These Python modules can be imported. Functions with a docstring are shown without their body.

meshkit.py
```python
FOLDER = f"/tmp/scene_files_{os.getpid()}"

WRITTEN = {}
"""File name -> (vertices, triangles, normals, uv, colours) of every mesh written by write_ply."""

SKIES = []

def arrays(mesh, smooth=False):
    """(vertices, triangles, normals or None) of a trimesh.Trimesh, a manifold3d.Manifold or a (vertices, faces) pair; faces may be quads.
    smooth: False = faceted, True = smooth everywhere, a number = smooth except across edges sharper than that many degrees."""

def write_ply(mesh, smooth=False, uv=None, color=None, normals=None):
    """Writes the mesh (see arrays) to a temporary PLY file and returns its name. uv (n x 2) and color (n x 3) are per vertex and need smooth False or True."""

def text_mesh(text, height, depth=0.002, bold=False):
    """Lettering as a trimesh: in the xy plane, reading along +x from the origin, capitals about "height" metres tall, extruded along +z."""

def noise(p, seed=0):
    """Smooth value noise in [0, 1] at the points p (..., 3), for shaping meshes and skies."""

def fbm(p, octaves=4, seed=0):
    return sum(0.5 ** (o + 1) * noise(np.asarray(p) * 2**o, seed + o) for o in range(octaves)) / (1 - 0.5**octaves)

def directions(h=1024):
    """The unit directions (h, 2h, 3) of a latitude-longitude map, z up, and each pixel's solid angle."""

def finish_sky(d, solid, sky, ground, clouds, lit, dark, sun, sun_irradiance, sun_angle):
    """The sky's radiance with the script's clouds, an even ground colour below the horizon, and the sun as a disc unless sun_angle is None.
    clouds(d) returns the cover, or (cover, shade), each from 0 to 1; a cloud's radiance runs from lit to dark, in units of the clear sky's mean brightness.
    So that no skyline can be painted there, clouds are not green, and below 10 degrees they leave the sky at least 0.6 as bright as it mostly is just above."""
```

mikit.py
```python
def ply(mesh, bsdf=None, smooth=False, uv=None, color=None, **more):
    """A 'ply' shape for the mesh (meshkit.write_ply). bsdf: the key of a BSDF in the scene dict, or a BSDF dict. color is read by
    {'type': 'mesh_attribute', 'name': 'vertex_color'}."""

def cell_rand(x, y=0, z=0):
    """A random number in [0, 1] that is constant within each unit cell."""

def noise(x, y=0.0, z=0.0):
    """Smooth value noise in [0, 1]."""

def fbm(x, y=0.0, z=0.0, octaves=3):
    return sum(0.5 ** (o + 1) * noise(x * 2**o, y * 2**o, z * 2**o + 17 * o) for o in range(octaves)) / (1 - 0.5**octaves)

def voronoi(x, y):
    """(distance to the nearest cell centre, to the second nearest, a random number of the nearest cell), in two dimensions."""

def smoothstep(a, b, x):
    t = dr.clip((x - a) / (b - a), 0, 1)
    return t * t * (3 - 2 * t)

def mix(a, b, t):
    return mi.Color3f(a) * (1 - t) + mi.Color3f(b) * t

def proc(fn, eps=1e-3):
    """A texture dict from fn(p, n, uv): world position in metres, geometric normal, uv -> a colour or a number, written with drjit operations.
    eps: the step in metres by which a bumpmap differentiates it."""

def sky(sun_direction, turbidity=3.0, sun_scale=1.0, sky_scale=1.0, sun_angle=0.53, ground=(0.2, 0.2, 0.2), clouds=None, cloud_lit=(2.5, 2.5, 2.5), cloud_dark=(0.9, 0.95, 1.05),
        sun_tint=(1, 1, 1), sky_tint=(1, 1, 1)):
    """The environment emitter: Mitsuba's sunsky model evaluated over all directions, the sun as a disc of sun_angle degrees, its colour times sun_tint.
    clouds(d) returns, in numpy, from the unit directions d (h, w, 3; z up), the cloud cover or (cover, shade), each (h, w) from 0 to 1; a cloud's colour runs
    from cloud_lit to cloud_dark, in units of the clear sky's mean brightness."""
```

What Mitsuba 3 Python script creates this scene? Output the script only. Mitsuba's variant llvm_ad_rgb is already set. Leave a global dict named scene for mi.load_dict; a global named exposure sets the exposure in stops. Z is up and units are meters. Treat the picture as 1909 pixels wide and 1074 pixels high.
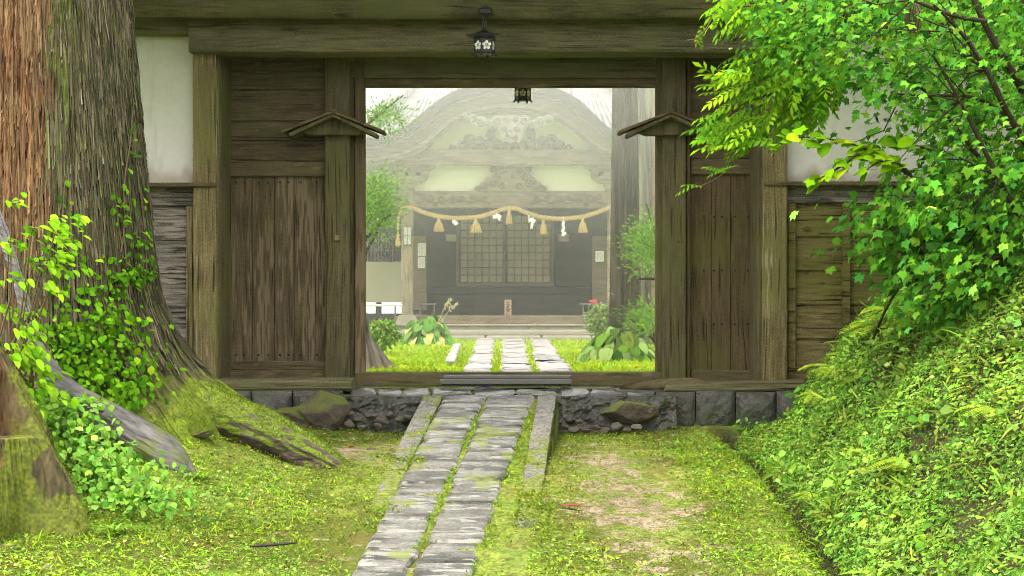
import math, numpy as np, trimesh, mitsuba as mi, drjit as dr, mikit, meshkit
from mikit import noise, fbm, smoothstep, mix, proc
from scipy.spatial import ConvexHull
from shapely.geometry import Polygon, Point
from shapely.ops import unary_union
T = mi.ScalarTransform4f
scene, labels = {}, {}

# ------------------------------------------------------------------ camera, sky, exposure, haze
F, CX, HY, CZ = 3600.0, 954.5, 519.0, 1.0      # focal length and principal point of the view, in photo pixels; eye height over the gate floor
scene['camera'] = {'type': 'perspective', 'fov': math.degrees(2*math.atan(954.5/F)), 'fov_axis': 'x', 'near_clip': 0.05, 'far_clip': 3000.0,
                   'to_world': T().look_at([0, 0, CZ], [0, F, CZ-18.0], [0, 0, 1]), 'medium': {'type': 'ref', 'id': 'mist'}}
scene['sky'] = mikit.sky((-0.30, -0.28, 0.90), turbidity=5, sun_scale=0.3, sky_scale=1.0, sun_angle=14, clouds=lambda d: 1.0,
                         cloud_lit=(2.39, 2.33, 2.31), sun_tint=(.94, .98, 1.06), ground=(0.12, 0.12, 0.11))
exposure = 3.38
HB = dict(x=(-60., 60.), y=(-8., 90.), z=(-5., 26.))
def mist_grid():
    ny, nz = 98, 31
    Y = np.linspace(*HB['y'], ny)[None, :]; Z = np.linspace(*HB['z'], nz)[:, None]
    s = lambda a, b, t: (lambda u: u*u*(3-2*u))(np.clip((t-a)/(b-a), 0, 1))
    g = 0.00015 + s(19., 23., Y)*s(62., 46., Y)*(0.0046 + 0.025*s(0.8, 4.4, Z))
    return np.repeat(g[:, :, None], 2, 2).astype(np.float32)
scene['mist'] = {'type': 'heterogeneous', 'albedo': {'type': 'rgb', 'value': [.972, .972, .992]}, 'scale': 1.0,
    'sigma_t': {'type': 'gridvolume', 'grid': mi.VolumeGrid(mist_grid()[..., None]), 'filter_type': 'trilinear',
                'to_world': T().translate([HB['x'][0], HB['y'][0], HB['z'][0]]).scale([HB['x'][1]-HB['x'][0], HB['y'][1]-HB['y'][0], HB['z'][1]-HB['z'][0]])}}
scene['haze'] = {'type': 'cube', 'to_world': T().translate([0, 41., 10.5]).scale([60., 49., 15.5]), 'bsdf': {'type': 'null'}, 'interior': {'type': 'ref', 'id': 'mist'}}
labels['haze'] = {'label': 'pale mist hanging in the temple yard behind the gate', 'category': 'mist', 'kind': 'stuff'}

# ------------------------------------------------------------------ helpers
RNG = np.random.default_rng
def at(px, py, d): return np.array([(px-CX)/F*d, d, CZ-(py-HY)/F*d])
def wx(px, d): return (px-CX)/F*d
def wz(py, d): return CZ-(py-HY)/F*d
def numbered(name):
    if name not in scene and name not in labels: return name
    i = 1
    while f'{name}_{i:03d}' in scene or f'{name}_{i:03d}' in labels: i += 1
    return f'{name}_{i:03d}'
COUNT = {}
def fresh(base):
    if base not in COUNT and base not in scene and base not in labels:
        COUNT[base] = 0; return base
    COUNT[base] = COUNT.get(base, 0)+1
    return f'{base}_{COUNT[base]:03d}'
def lab(key, label=None, cat=None, group=None, kind=None):
    d = labels.setdefault(key, {})
    for k, v in (('label', label), ('category', cat), ('group', group), ('kind', kind)):
        if v: d[k] = v
def thing(name, label, cat, group=None, kind=None):
    k = fresh(name); lab(k, label, cat, group, kind); return k
def put(key, mesh, mat, smooth=False, color=None, to_world=None):
    if isinstance(mesh, dict): d = dict(mesh)
    else: d = mikit.ply(mesh, mat, smooth=smooth, color=color)
    if to_world is not None: d['to_world'] = to_world
    scene[key] = d; return key
def part(parent, name, mesh, mat=None, smooth=False, color=None, to_world=None, label=None, kind=None):
    k = fresh(f'{parent}__{name}')
    put(k, mesh, mat, smooth, color, to_world)
    if label or kind: lab(k, label, kind=kind)
    return k
def solo(name, mesh, mat, label, cat, group=None, kind=None, smooth=False, color=None):
    k = thing(name, label, cat, group, kind); put(k, mesh, mat, smooth, color); return k
def cat(ms):
    vs, fs, n = [], [], 0
    for m in ms:
        v, f = (m.vertices, m.faces) if hasattr(m, 'vertices') else m
        v = np.asarray(v, float); f = np.asarray(f, int)
        if f.shape[1] == 4: f = np.vstack([f[:, [0, 1, 2]], f[:, [0, 2, 3]]])
        vs.append(v); fs.append(f+n); n += len(v)
    return np.vstack(vs), np.vstack(fs)
def box(x0, x1, y0, y1, z0, z1, b=0.008):
    x0, x1 = min(x0, x1), max(x0, x1); y0, y1 = min(y0, y1), max(y0, y1); z0, z1 = min(z0, z1), max(z0, z1)
    b = min(b, .3*(x1-x0), .3*(y1-y0), .3*(z1-z0))
    c = np.array([(x0+x1)/2, (y0+y1)/2, (z0+z1)/2]); h = np.array([x1-x0, y1-y0, z1-z0])/2
    pts = []
    for s in np.ndindex(2, 2, 2):
        s = np.array(s)*2-1
        for k in range(3):
            q = h-b; q[k] = h[k]; pts.append(c+s*q)
    pts = np.array(pts); hull = ConvexHull(pts); f = hull.simplices.copy()
    nrm = np.cross(pts[f[:, 1]]-pts[f[:, 0]], pts[f[:, 2]]-pts[f[:, 0]])
    bad = (nrm*hull.equations[:, :3]).sum(1) < 0; f[bad] = f[bad][:, ::-1]
    return pts, f
def pbox(x0, y0, x1, y1, d, th=.05, b=.008):
    """a beam or board whose front face, at distance d, spans these photo pixels and which reaches th metres back"""
    return box(wx(x0, d), wx(x1, d), d, d+th, wz(y1, d), wz(y0, d), b)
def xf(m, M):
    v, f = (m.vertices, m.faces) if hasattr(m, 'vertices') else m
    v = np.asarray(v, float); M = np.asarray(M, float)
    return v@M[:3, :3].T+M[:3, 3], f
def rotm(axis, deg):
    M = np.eye(4); M[:3, :3] = trimesh.transformations.rotation_matrix(math.radians(deg), axis)[:3, :3]; return M
def about(m, c, axis, deg):
    c = np.asarray(c, float); v, f = m
    return (v-c)@rotm(axis, deg)[:3, :3].T+c, f
def beam(p0, p1, w, h, b=.008, up=(0, 0, 1)):
    """box of width w and height h from p0 to p1"""
    p0, p1 = np.asarray(p0, float), np.asarray(p1, float); L = np.linalg.norm(p1-p0); t = (p1-p0)/L
    s = np.cross(t, up); s /= np.linalg.norm(s); u = np.cross(s, t)
    v, f = box(-w/2, w/2, 0, L, -h/2, h/2, b)
    return p0+v[:, :1]*s+v[:, 1:2]*t+v[:, 2:]*u, f
def grid_faces(n, m, wrap=False):
    i, j = np.meshgrid(np.arange(n-1), np.arange(m if wrap else m-1), indexing='ij'); k = (j+1) % m
    return np.stack([i*m+j, i*m+k, (i+1)*m+k, (i+1)*m+j], -1).reshape(-1, 4)
def spline(pts, n):
    from scipy.interpolate import CubicSpline, PchipInterpolator
    pts = np.asarray(pts, float); t = np.r_[0, np.cumsum(np.linalg.norm(np.diff(pts[:, :3], axis=0), axis=1))]
    return PchipInterpolator(t, pts, axis=0)(np.linspace(0, t[-1], n))
def tube(pts, r, sides=6, n=None, caps=True, disp=None):
    pts = np.asarray(pts, float); r = np.broadcast_to(np.asarray(r, float), (len(pts),))
    if n: q = spline(np.c_[pts, r], n); pts, r = q[:, :3], q[:, 3]
    t = np.gradient(pts, axis=0); t /= np.linalg.norm(t, axis=1, keepdims=True)+1e-12
    a = np.zeros_like(t); ref = np.array([0, 0, 1.]) if abs(t[0, 2]) < .9 else np.array([1., 0, 0])
    a0 = np.cross(t[0], ref); a0 /= np.linalg.norm(a0)
    for i in range(len(t)):
        a0 = a0-t[i]*(a0@t[i]); a0 /= np.linalg.norm(a0); a[i] = a0
    bb = np.cross(t, a); ang = np.arange(sides)*2*np.pi/sides
    rr = r[:, None]*np.ones(sides)
    if disp is not None: rr = rr+disp(np.arange(len(pts))[:, None]/len(pts), ang[None, :], np.r_[0, np.cumsum(np.linalg.norm(np.diff(pts, axis=0), axis=1))][:, None])
    v = pts[:, None]+rr[..., None]*(np.cos(ang)[None, :, None]*a[:, None]+np.sin(ang)[None, :, None]*bb[:, None])
    v = v.reshape(-1, 3); f = grid_faces(len(pts), sides, True)
    f = np.vstack([f[:, [0, 1, 2]], f[:, [0, 2, 3]]])
    if caps:
        c = len(v); v = np.vstack([v, pts[0], pts[-1]]); j = np.arange(sides); e = (len(pts)-1)*sides
        f = np.vstack([f, np.stack([(j+1) % sides, j, j*0+c], 1), np.stack([e+j, e+(j+1) % sides, j*0+c+1], 1)])
    return v, f
def ppoly(pts, d, th, world=False):
    """an outline (in photo pixels at distance d) given its thickness, reaching th metres back"""
    P = pts if hasattr(pts, 'geom_type') else Polygon(pts).buffer(0)
    out = []
    for g in getattr(P, 'geoms', [P]):
        if g.area < 1e-9: continue
        m = trimesh.creation.extrude_polygon(g, 1.0, engine='earcut')
        v = np.array(m.vertices)
        out.append((np.c_[wx(v[:, 0], d), d+th*(1-v[:, 2]), wz(v[:, 1], d)] if not world else np.c_[v[:, 0], d+th*(1-v[:, 2]), v[:, 1]], m.faces))
    return cat(out)
def rock(c, r, seed, sub=3, rough=.25, flat=.75):
    m = trimesh.creation.icosphere(subdivisions=sub); v = np.array(m.vertices)
    d = 1+rough*2*(meshkit.fbm(v*1.3+seed*7.1, 3, seed)-.5)+.06*(meshkit.noise(v*6+seed, seed)-.5)
    pl = RNG(seed).normal(size=(7, 3)); pl /= np.linalg.norm(pl, axis=1, keepdims=True)
    v = v*d[:, None]
    for q in pl:
        s = v@q; k = s > .62; v[k] -= ((s[k]-.62)*.95)[:, None]*q
    return v*np.asarray(r, float)+np.asarray(c, float), np.array(m.faces)
def slab(c4, zf, th, seed, nu=9, nv=7, rough=.006, edge=.02, corner=.12, tilt=0.):
    """a worn paving stone: corners c4 (x, y) counter-clockwise, top at zf(x, y), dressed edges rounded off"""
    rg = RNG(seed); c4 = np.asarray(c4, float)
    cen = c4.mean(0)
    e = lambda n: np.r_[0, np.linspace(.06, .94, n-2), 1]
    U, V = np.meshgrid(e(nu), e(nv), indexing='ij')
    def bil(u, v): return ((1-u)*(1-v))[..., None]*c4[0]+(u*(1-v))[..., None]*c4[1]+(u*v)[..., None]*c4[2]+((1-u)*v)[..., None]*c4[3]
    P = bil(U, V)
    W = meshkit.noise(np.stack([P[..., 0]*9, P[..., 1]*9, P[..., 0]*0+seed], -1), seed)-.5
    W2 = meshkit.noise(np.stack([P[..., 0]*9+50, P[..., 1]*9, P[..., 0]*0+seed], -1), seed)-.5
    P = P+np.stack([W, W2], -1)*edge*1.6
    r = (np.abs(U-.5)*2)**8+(np.abs(V-.5)*2)**8
    P = P+(cen-P)*(np.clip(r-1, 0, 1)*corner*.5)[..., None]
    Z = zf(P[..., 0], P[..., 1])+rg.normal(0, .003)+tilt*(V-.5)+rough*2*(meshkit.fbm(np.stack([P[..., 0]*3, P[..., 1]*9, P[..., 0]*0+seed*3.3], -1), 3, seed)-.5)
    on = (U == 0) | (U == 1) | (V == 0) | (V == 1)
    Z = Z-np.where(on, edge*.8, 0)
    v = np.concatenate([P, Z[..., None]], -1).reshape(-1, 3); f = grid_faces(nu, nv); f = np.vstack([f[:, [0, 2, 1]], f[:, [0, 3, 2]]])
    ring = [i*nv for i in range(nu)]+[(nu-1)*nv+j for j in range(1, nv)]+[i*nv+nv-1 for i in range(nu-2, -1, -1)]+[j for j in range(nv-2, 0, -1)]
    ring = np.array(ring); n = len(v); lo = v[ring].copy(); lo[:, 2] -= th; v = np.vstack([v, lo]); k = np.arange(len(ring)); k2 = (k+1) % len(ring)
    f = np.vstack([f, np.stack([ring[k], ring[k2], n+k2], 1), np.stack([ring[k], n+k2, n+k], 1)])
    return v, f
# ---- leaves
def leaf(L=1., W=.5, n=4, fold=.15, droop=.25, shape=1.0, base=.12, wave=0.):
    """a blade along +y, upper side +z: two rows of quads on either side of a midrib"""
    t = np.linspace(0, 1, n+1); w = W/2*np.sin(np.pi*np.clip(t**shape*(1-base)+base*(1-t), 0, 1))**.8; w[-1] = W*.01; w[0] = max(w[0]*.4, W*.03)
    mid = np.c_[t*0, t*L, -droop*L*t**2]
    s = np.c_[w, t*L, -droop*L*t**2+fold*w+wave*W*np.sin(t*9)]
    l = s*[-1, 1, 1]; l[:, 2] = -droop*L*t**2+fold*w+wave*W*np.sin(t*9+1)
    v = np.vstack([mid, s, l]); k = n+1; i = np.arange(n)
    f = np.vstack([np.stack([i, k+i, k+i+1, i+1], 1), np.stack([2*k+i, i, i+1, 2*k+i+1], 1)])
    f = np.vstack([f[:, [0, 1, 2]], f[[j for j in range(2*n) if j % n < n-1]][:, [0, 2, 3]] if n > 1 else f[:0, :3]])
    f[n-1] = [n-1, k+n-1, n]; f[2*n-1] = [2*k+n-1, n-1, n]
    return v, f
def leaf_maple(lobes=5, droop=.22, seed=0):
    rg = RNG(seed); pts = []
    spread = 128 if lobes == 5 else 140
    for i, a in enumerate(np.linspace(-spread, spread, lobes)):
        L = (1-.42*(abs(a)/spread)**1.3)*(1+rg.normal(0, .05)); a_ = math.radians(a)
        d = np.array([math.sin(a_), math.cos(a_)]); q = np.array([d[1], -d[0]])
        st = spread*2/(lobes-1)
        if i == 0: pts.append(np.array([math.sin(math.radians(a-38)), math.cos(math.radians(a-38))])*.2)
        pts += [d*L*.64-q*.23*L, d*L*.84-q*.11*L, d*L, d*L*.84+q*.11*L, d*L*.64+q*.23*L]
        am = math.radians(a+st/2) if i < lobes-1 else math.radians(a+38)
        pts.append(np.array([math.sin(am), math.cos(am)])*(.58 if i < lobes-1 else .2))
    P = np.array(pts)*.62; P[:, 1] += .1
    v = np.vstack([[0, .1, 0], np.c_[P, np.zeros(len(P))]])
    rr = np.hypot(v[:, 0], v[:, 1]-.1); v[:, 2] = -droop*rr**1.7+.05*np.abs(v[:, 0])
    n = len(P); i = np.arange(n)
    return v, np.stack([i*0, 1+(i+1) % n, 1+i], 1)
def frames(nrm, head):
    """rotation matrices (N, 3, 3): y along head, z near nrm"""
    y = head/(np.linalg.norm(head, axis=1, keepdims=True)+1e-12)
    z = nrm-y*(nrm*y).sum(1, keepdims=True); z /= np.linalg.norm(z, axis=1, keepdims=True)+1e-12
    return np.stack([np.cross(y, z), y, z], -1)
def spread(mesh, R, pos, s, col=None):
    """many copies of one small mesh as one mesh, each with its own size and colour"""
    v, f = mesh; s = np.broadcast_to(s, (len(pos),))
    V = np.einsum('kij,nj->kni', R*s[:, None, None], v)+pos[:, None]
    Fs = (f[None]+(np.arange(len(pos))*len(v))[:, None, None]).reshape(-1, 3)
    C = None if col is None else np.repeat(col, len(v), 0)
    return V.reshape(-1, 3), Fs, C
def join(list_):
    v, f = cat([(a, b) for a, b, _ in list_]); return v, f, np.vstack([c for *_, c in list_])
def palette(n, cols, rg, jit=.22):
    cols = np.asarray(cols, float); w = rg.random((n, len(cols)))**4; w /= w.sum(1, keepdims=True)
    return np.clip((w@cols)*np.exp(rg.normal(0, jit, (n, 1)))*np.exp(rg.normal(0, .06, (n, 3))), .002, .6)
VARIANTS = {}
def leafy(parent, name, meshes, R, pos, s, col, mat, limit=300, rest='foliage', smooth=True, mask=None):
    """leaves of a plant: those that show largest are parts, the others one part"""
    n = len(pos); pick = np.zeros(n, bool); rg = RNG(n)
    px = CX+pos[:, 0]/pos[:, 1]*F; py = HY-(pos[:, 2]-CZ)/pos[:, 1]*F
    vis = (px > 5) & (px < 1904) & (py > 5) & (py < 1069)
    score = np.where(vis, s/pos[:, 1]*(1 if mask is None else mask), -1)
    order = np.argsort(-score)[:limit]; order = order[score[order] > 0]; pick[order] = True
    which = rg.integers(0, len(meshes), n)
    qs = np.quantile(col.sum(1), [0.2, .4, .6, .8]) if n > 5 else [0]
    band = np.searchsorted(qs, col.sum(1))
    var = {}
    for b in range(5):
        if (band == b).any():
            for w, m in enumerate(meshes):
                k = len(m[0]); c = col[band == b]; c = c[(w*3) % len(c)]
                var[w, b] = mikit.ply(m, mat, smooth=smooth, color=np.tile(c, (k, 1)))
    for i in np.nonzero(pick)[0]:
        M = np.eye(4); M[:3, :3] = R[i]*s[i]; M[:3, 3] = pos[i]
        part(parent, name, var[which[i], band[i]], to_world=T(M.tolist()))
    left = ~pick
    if left.any():
        js = [spread(m, R[left & (which == w)], pos[left & (which == w)], s[left & (which == w)], col[left & (which == w)]) for w, m in enumerate(meshes) if (left & (which == w)).any()]
        v, f, c = join(js)
        part(parent, rest, (v, f), mat, smooth=smooth, color=c, kind='stuff')
# ------------------------------------------------------------------ materials
def bsdf(key, color, rough=.7, spec=.35, bump=None, bscale=1., **more):
    c = {'type': 'rgb', 'value': list(color)} if isinstance(color, tuple) else proc(color)
    b = {'type': 'principled', 'base_color': c, 'roughness': proc(rough) if callable(rough) else rough, 'specular': spec, **more}
    if bump is not None: b = {'type': 'bumpmap', 'height': proc(bump, 2e-3), 'scale': bscale, 'bsdf': b}
    scene[key] = {'type': 'twosided', 'bsdf': b}
def axes(p, axis):
    return {'z': (p.x+p.y*.6, p.z, p.y), 'x': (p.z+p.y*.6, p.x, p.y), 'y': (p.x+p.z*.6, p.y, p.z)}[axis]
def wood(key, axis, c1, c2, green, gamt=.6, crack=.6, rough=.72, fine=1., bleach=None, spots=None, bs=.012):
    def grain(p):
        a, l, b = axes(p, axis)
        w = noise(a*4, l*1.4, b*2)*.05
        return fbm((a+w)*80*fine, l*5., b*3, 3), noise((a+w)*240*fine, l*8., 3.), noise((a+w)*105*fine, l*2.0, 9.)
    def fn(p, n, uv):
        a, l, b = axes(p, axis)
        g, s, k = grain(p)
        tone = fbm(a*9+2, l*2.6, b*2, 3)
        c = mix(c1, c2, dr.clip((g-.5)*1.6+.5+(s-.5)*.8+(tone-.5)*1.2, 0, 1))*(.66+.68*noise(p.x*170, p.y*170, p.z*170))
        m = fbm(p.x*2.1+3, p.y*2.1, p.z*1.6, 3)
        c = mix(c, green, smoothstep(.42, .68, m)*gamt)
        if bleach is not None:
            q = noise(a*70, l*6, 4.)*.6+noise(a*9, l*.9, 6.)*.6
            c = mix(c, bleach, smoothstep(.68, .90, q)*.7)
        if spots is not None:
            c = mix(c, spots, smoothstep(.60, .78, fbm(p.x*7 if axis == 'x' else p.x*22, p.y*6, p.z*22 if axis == 'x' else p.z*7, 3))*.7)
        return c*(1-crack*smoothstep(.80, .92, k))
    def hf(p, n, uv):
        g, s, k = grain(p)
        return (g*.5+s*.25-.8*smoothstep(.80, .92, k))
    bsdf(key, fn, rough, .12, hf, bs)
G = (.105, .125, .030)
wood('pillar_wood', 'z', (.245, .205, .090), (.115, .092, .040), (.165, .170, .050), .6, .65, bleach=(.40, .34, .20))
wood('beam_wood', 'x', (.185, .170, .088), (.098, .090, .046), (.140, .152, .056), .6, .5)
wood('door_wood', 'z', (.165, .128, .068), (.085, .066, .034), (.110, .106, .038), .45, .55, bleach=(.27, .21, .125))
wood('rail_wood', 'x', (.165, .133, .068), (.088, .071, .036), (.115, .114, .040), .45, .5, spots=(.22, .178, .098))
wood('post_wood', 'z', (.150, .130, .062), (.078, .069, .033), (.118, .124, .036), .5, .5)
wood('right_door_wood', 'z', (.155, .114, .054), (.082, .062, .030), (.125, .130, .030), .45, .65)
wood('grey_plank', 'x', (.34, .305, .25), (.085, .075, .062), (.12, .115, .08), .3, .7, fine=.8, spots=(.028, .026, .024), bs=.02)
wood('olive_plank', 'x', (.24, .195, .078), (.115, .092, .036), (.135, .14, .026), .7, .7, fine=.8, spots=(.030, .026, .012), bs=.02)
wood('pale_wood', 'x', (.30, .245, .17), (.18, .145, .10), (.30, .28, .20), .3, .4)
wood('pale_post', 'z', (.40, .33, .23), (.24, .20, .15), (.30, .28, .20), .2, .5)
bsdf('carving_pale', (.27, .255, .225), .8)
bsdf('carving_line', (.13, .11, .08), .8)
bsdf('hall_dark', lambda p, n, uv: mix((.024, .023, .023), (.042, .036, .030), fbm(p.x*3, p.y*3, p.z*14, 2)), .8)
bsdf('lattice_wood', (.10, .080, .055), .7)
bsdf('pane_paper', lambda p, n, uv: mix((.36, .31, .205), (.25, .215, .14), noise(p.x*2.4, 1., p.z*2.4)), .8)
def plast(p, n, uv):
    c = mix((.80, .79, .72), (.70, .71, .62), fbm(p.x*2.2, p.y*2, p.z*2.2, 3))
    c = mix(c, (.52, .58, .36), smoothstep(2.2, 3.4, p.z+fbm(p.x*3, 0., p.z*1.4, 2)*.8)*.55)
    c = mix(c, (.40, .34, .24), smoothstep(2.03, 1.90, p.z+(fbm(p.x*9, 2., p.z*2, 2)-.5)*.16)*.7)
    c = mix(c, (.50, .50, .40), smoothstep(.56, .80, noise(p.x*13, 3., p.z*1.1)*.6+fbm(p.x*40, 1., p.z*4, 2)*.4)*.35)
    return c*(1-.06*noise(p.x*25, 3., p.z*25))
bsdf('plaster', plast, .9, .2, lambda p, n, uv: fbm(p.x*40, p.y*40, p.z*40, 2), .003)
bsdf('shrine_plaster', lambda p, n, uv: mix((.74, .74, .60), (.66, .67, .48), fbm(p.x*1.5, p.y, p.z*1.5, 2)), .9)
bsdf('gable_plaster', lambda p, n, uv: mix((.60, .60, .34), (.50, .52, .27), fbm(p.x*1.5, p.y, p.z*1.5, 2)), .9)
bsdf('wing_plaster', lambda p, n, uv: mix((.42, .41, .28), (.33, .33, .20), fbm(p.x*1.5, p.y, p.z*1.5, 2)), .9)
def dstone(p, n, uv):
    c = mix((.040, .042, .034), (.115, .112, .088), dr.clip(fbm(p.x*9, p.y*9, p.z*9, 4)*1.6-.3, 0, 1))*(.6+.8*noise(p.x*90, p.y*90, p.z*90))
    return mix(c, (.055, .075, .022), smoothstep(.5, .7, fbm(p.x*4+9, p.y*4, p.z*4, 3))*.7)
bsdf('dark_stone', dstone, .55, .45, lambda p, n, uv: fbm(p.x*16, p.y*16, p.z*16, 4), .035)
def bstone(p, n, uv):
    c = mix((.032, .025, .016), (.105, .083, .055), dr.clip(fbm(p.x*9, p.y*9, p.z*9, 4)*1.5-.25, 0, 1))*(.65+.7*noise(p.x*80, p.y*80, p.z*80))
    return mix(c, (.12, .15, .018), smoothstep(.15, .62, n.z*.7+fbm(p.x*6+4, p.y*6, p.z*6, 3)*1.1-.45)*.8)
bsdf('boulder_stone', bstone, .7, .4, lambda p, n, uv: fbm(p.x*18, p.y*18, p.z*18, 4), .03)
bsdf('pebble_stone', lambda p, n, uv: mix((.055, .048, .038), (.15, .13, .10), fbm(p.x*13, p.y*13, p.z*13, 3)), .6, .4, lambda p, n, uv: fbm(p.x*40, p.y*40, p.z*40, 2), .01)
bsdf('mauve_stone', lambda p, n, uv: mix((.10, .065, .06), (.19, .13, .12), fbm(p.x*13, p.y*13, p.z*13, 3)), .6, .4, lambda p, n, uv: fbm(p.x*30, p.y*30, p.z*30, 3), .02)
def pstone(p, n, uv):
    g = fbm(p.x*3.4, p.y*8.5, p.z*3, 4)
    c = mix((.042, .042, .034), (.165, .163, .142), smoothstep(.30, .70, g))*(.55+.9*noise(p.x*60, p.y*130, 3.))
    c = mix(c, (.26, .26, .232), smoothstep(.62, .72, fbm(p.x*8, p.y*18, 4., 3))*.8)
    ms = fbm(p.x*4.5+2, p.y*3.2, 1., 4)
    c = mix(c, (.15, .19, .02), smoothstep(.64, .74, ms)*.7)
    return c
bsdf('path_stone', pstone, lambda p, n, uv: .22+.4*fbm(p.x*5, p.y*9, 2., 2), .6, lambda p, n, uv: fbm(p.x*5, p.y*15, p.z*4, 4)+.25*fbm(p.x*40, p.y*70, 1., 2), .016)
def kstone(p, n, uv):
    c = mix((.10, .10, .085), (.20, .195, .165), fbm(p.x*9, p.y*9, p.z*5, 3))
    return mix(c, (.125, .155, .020), smoothstep(.50, .62, fbm(p.x*5+7, p.y*2.6, 1., 4)+smoothstep(16.6, 13.6, p.y)*.22-.06)*.92)*(.45+1.1*noise(p.x*60, p.y*60, 3.))
bsdf('kerb_stone', kstone, .6, .4, lambda p, n, uv: fbm(p.x*20, p.y*20, p.z*20, 3), .015)
bsdf('wet_stone', lambda p, n, uv: mix((.045, .045, .04), (.15, .145, .13), fbm(p.x*4, p.y*14, p.z*4, 4)), .3, .5, lambda p, n, uv: fbm(p.x*5, p.y*18, p.z*6, 4), .03)
bsdf('yard_stone', lambda p, n, uv: mix((.30, .285, .275), (.46, .44, .425), fbm(p.x*3, p.y*9, p.z*3, 3)), .4, .5, lambda p, n, uv: fbm(p.x*3, p.y*8, p.z*4, 3), .04)
bsdf('step_stone', lambda p, n, uv: mix((.26, .25, .19), (.42, .40, .32), fbm(p.x*3, p.y*9, p.z*5, 3)), .7)
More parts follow.
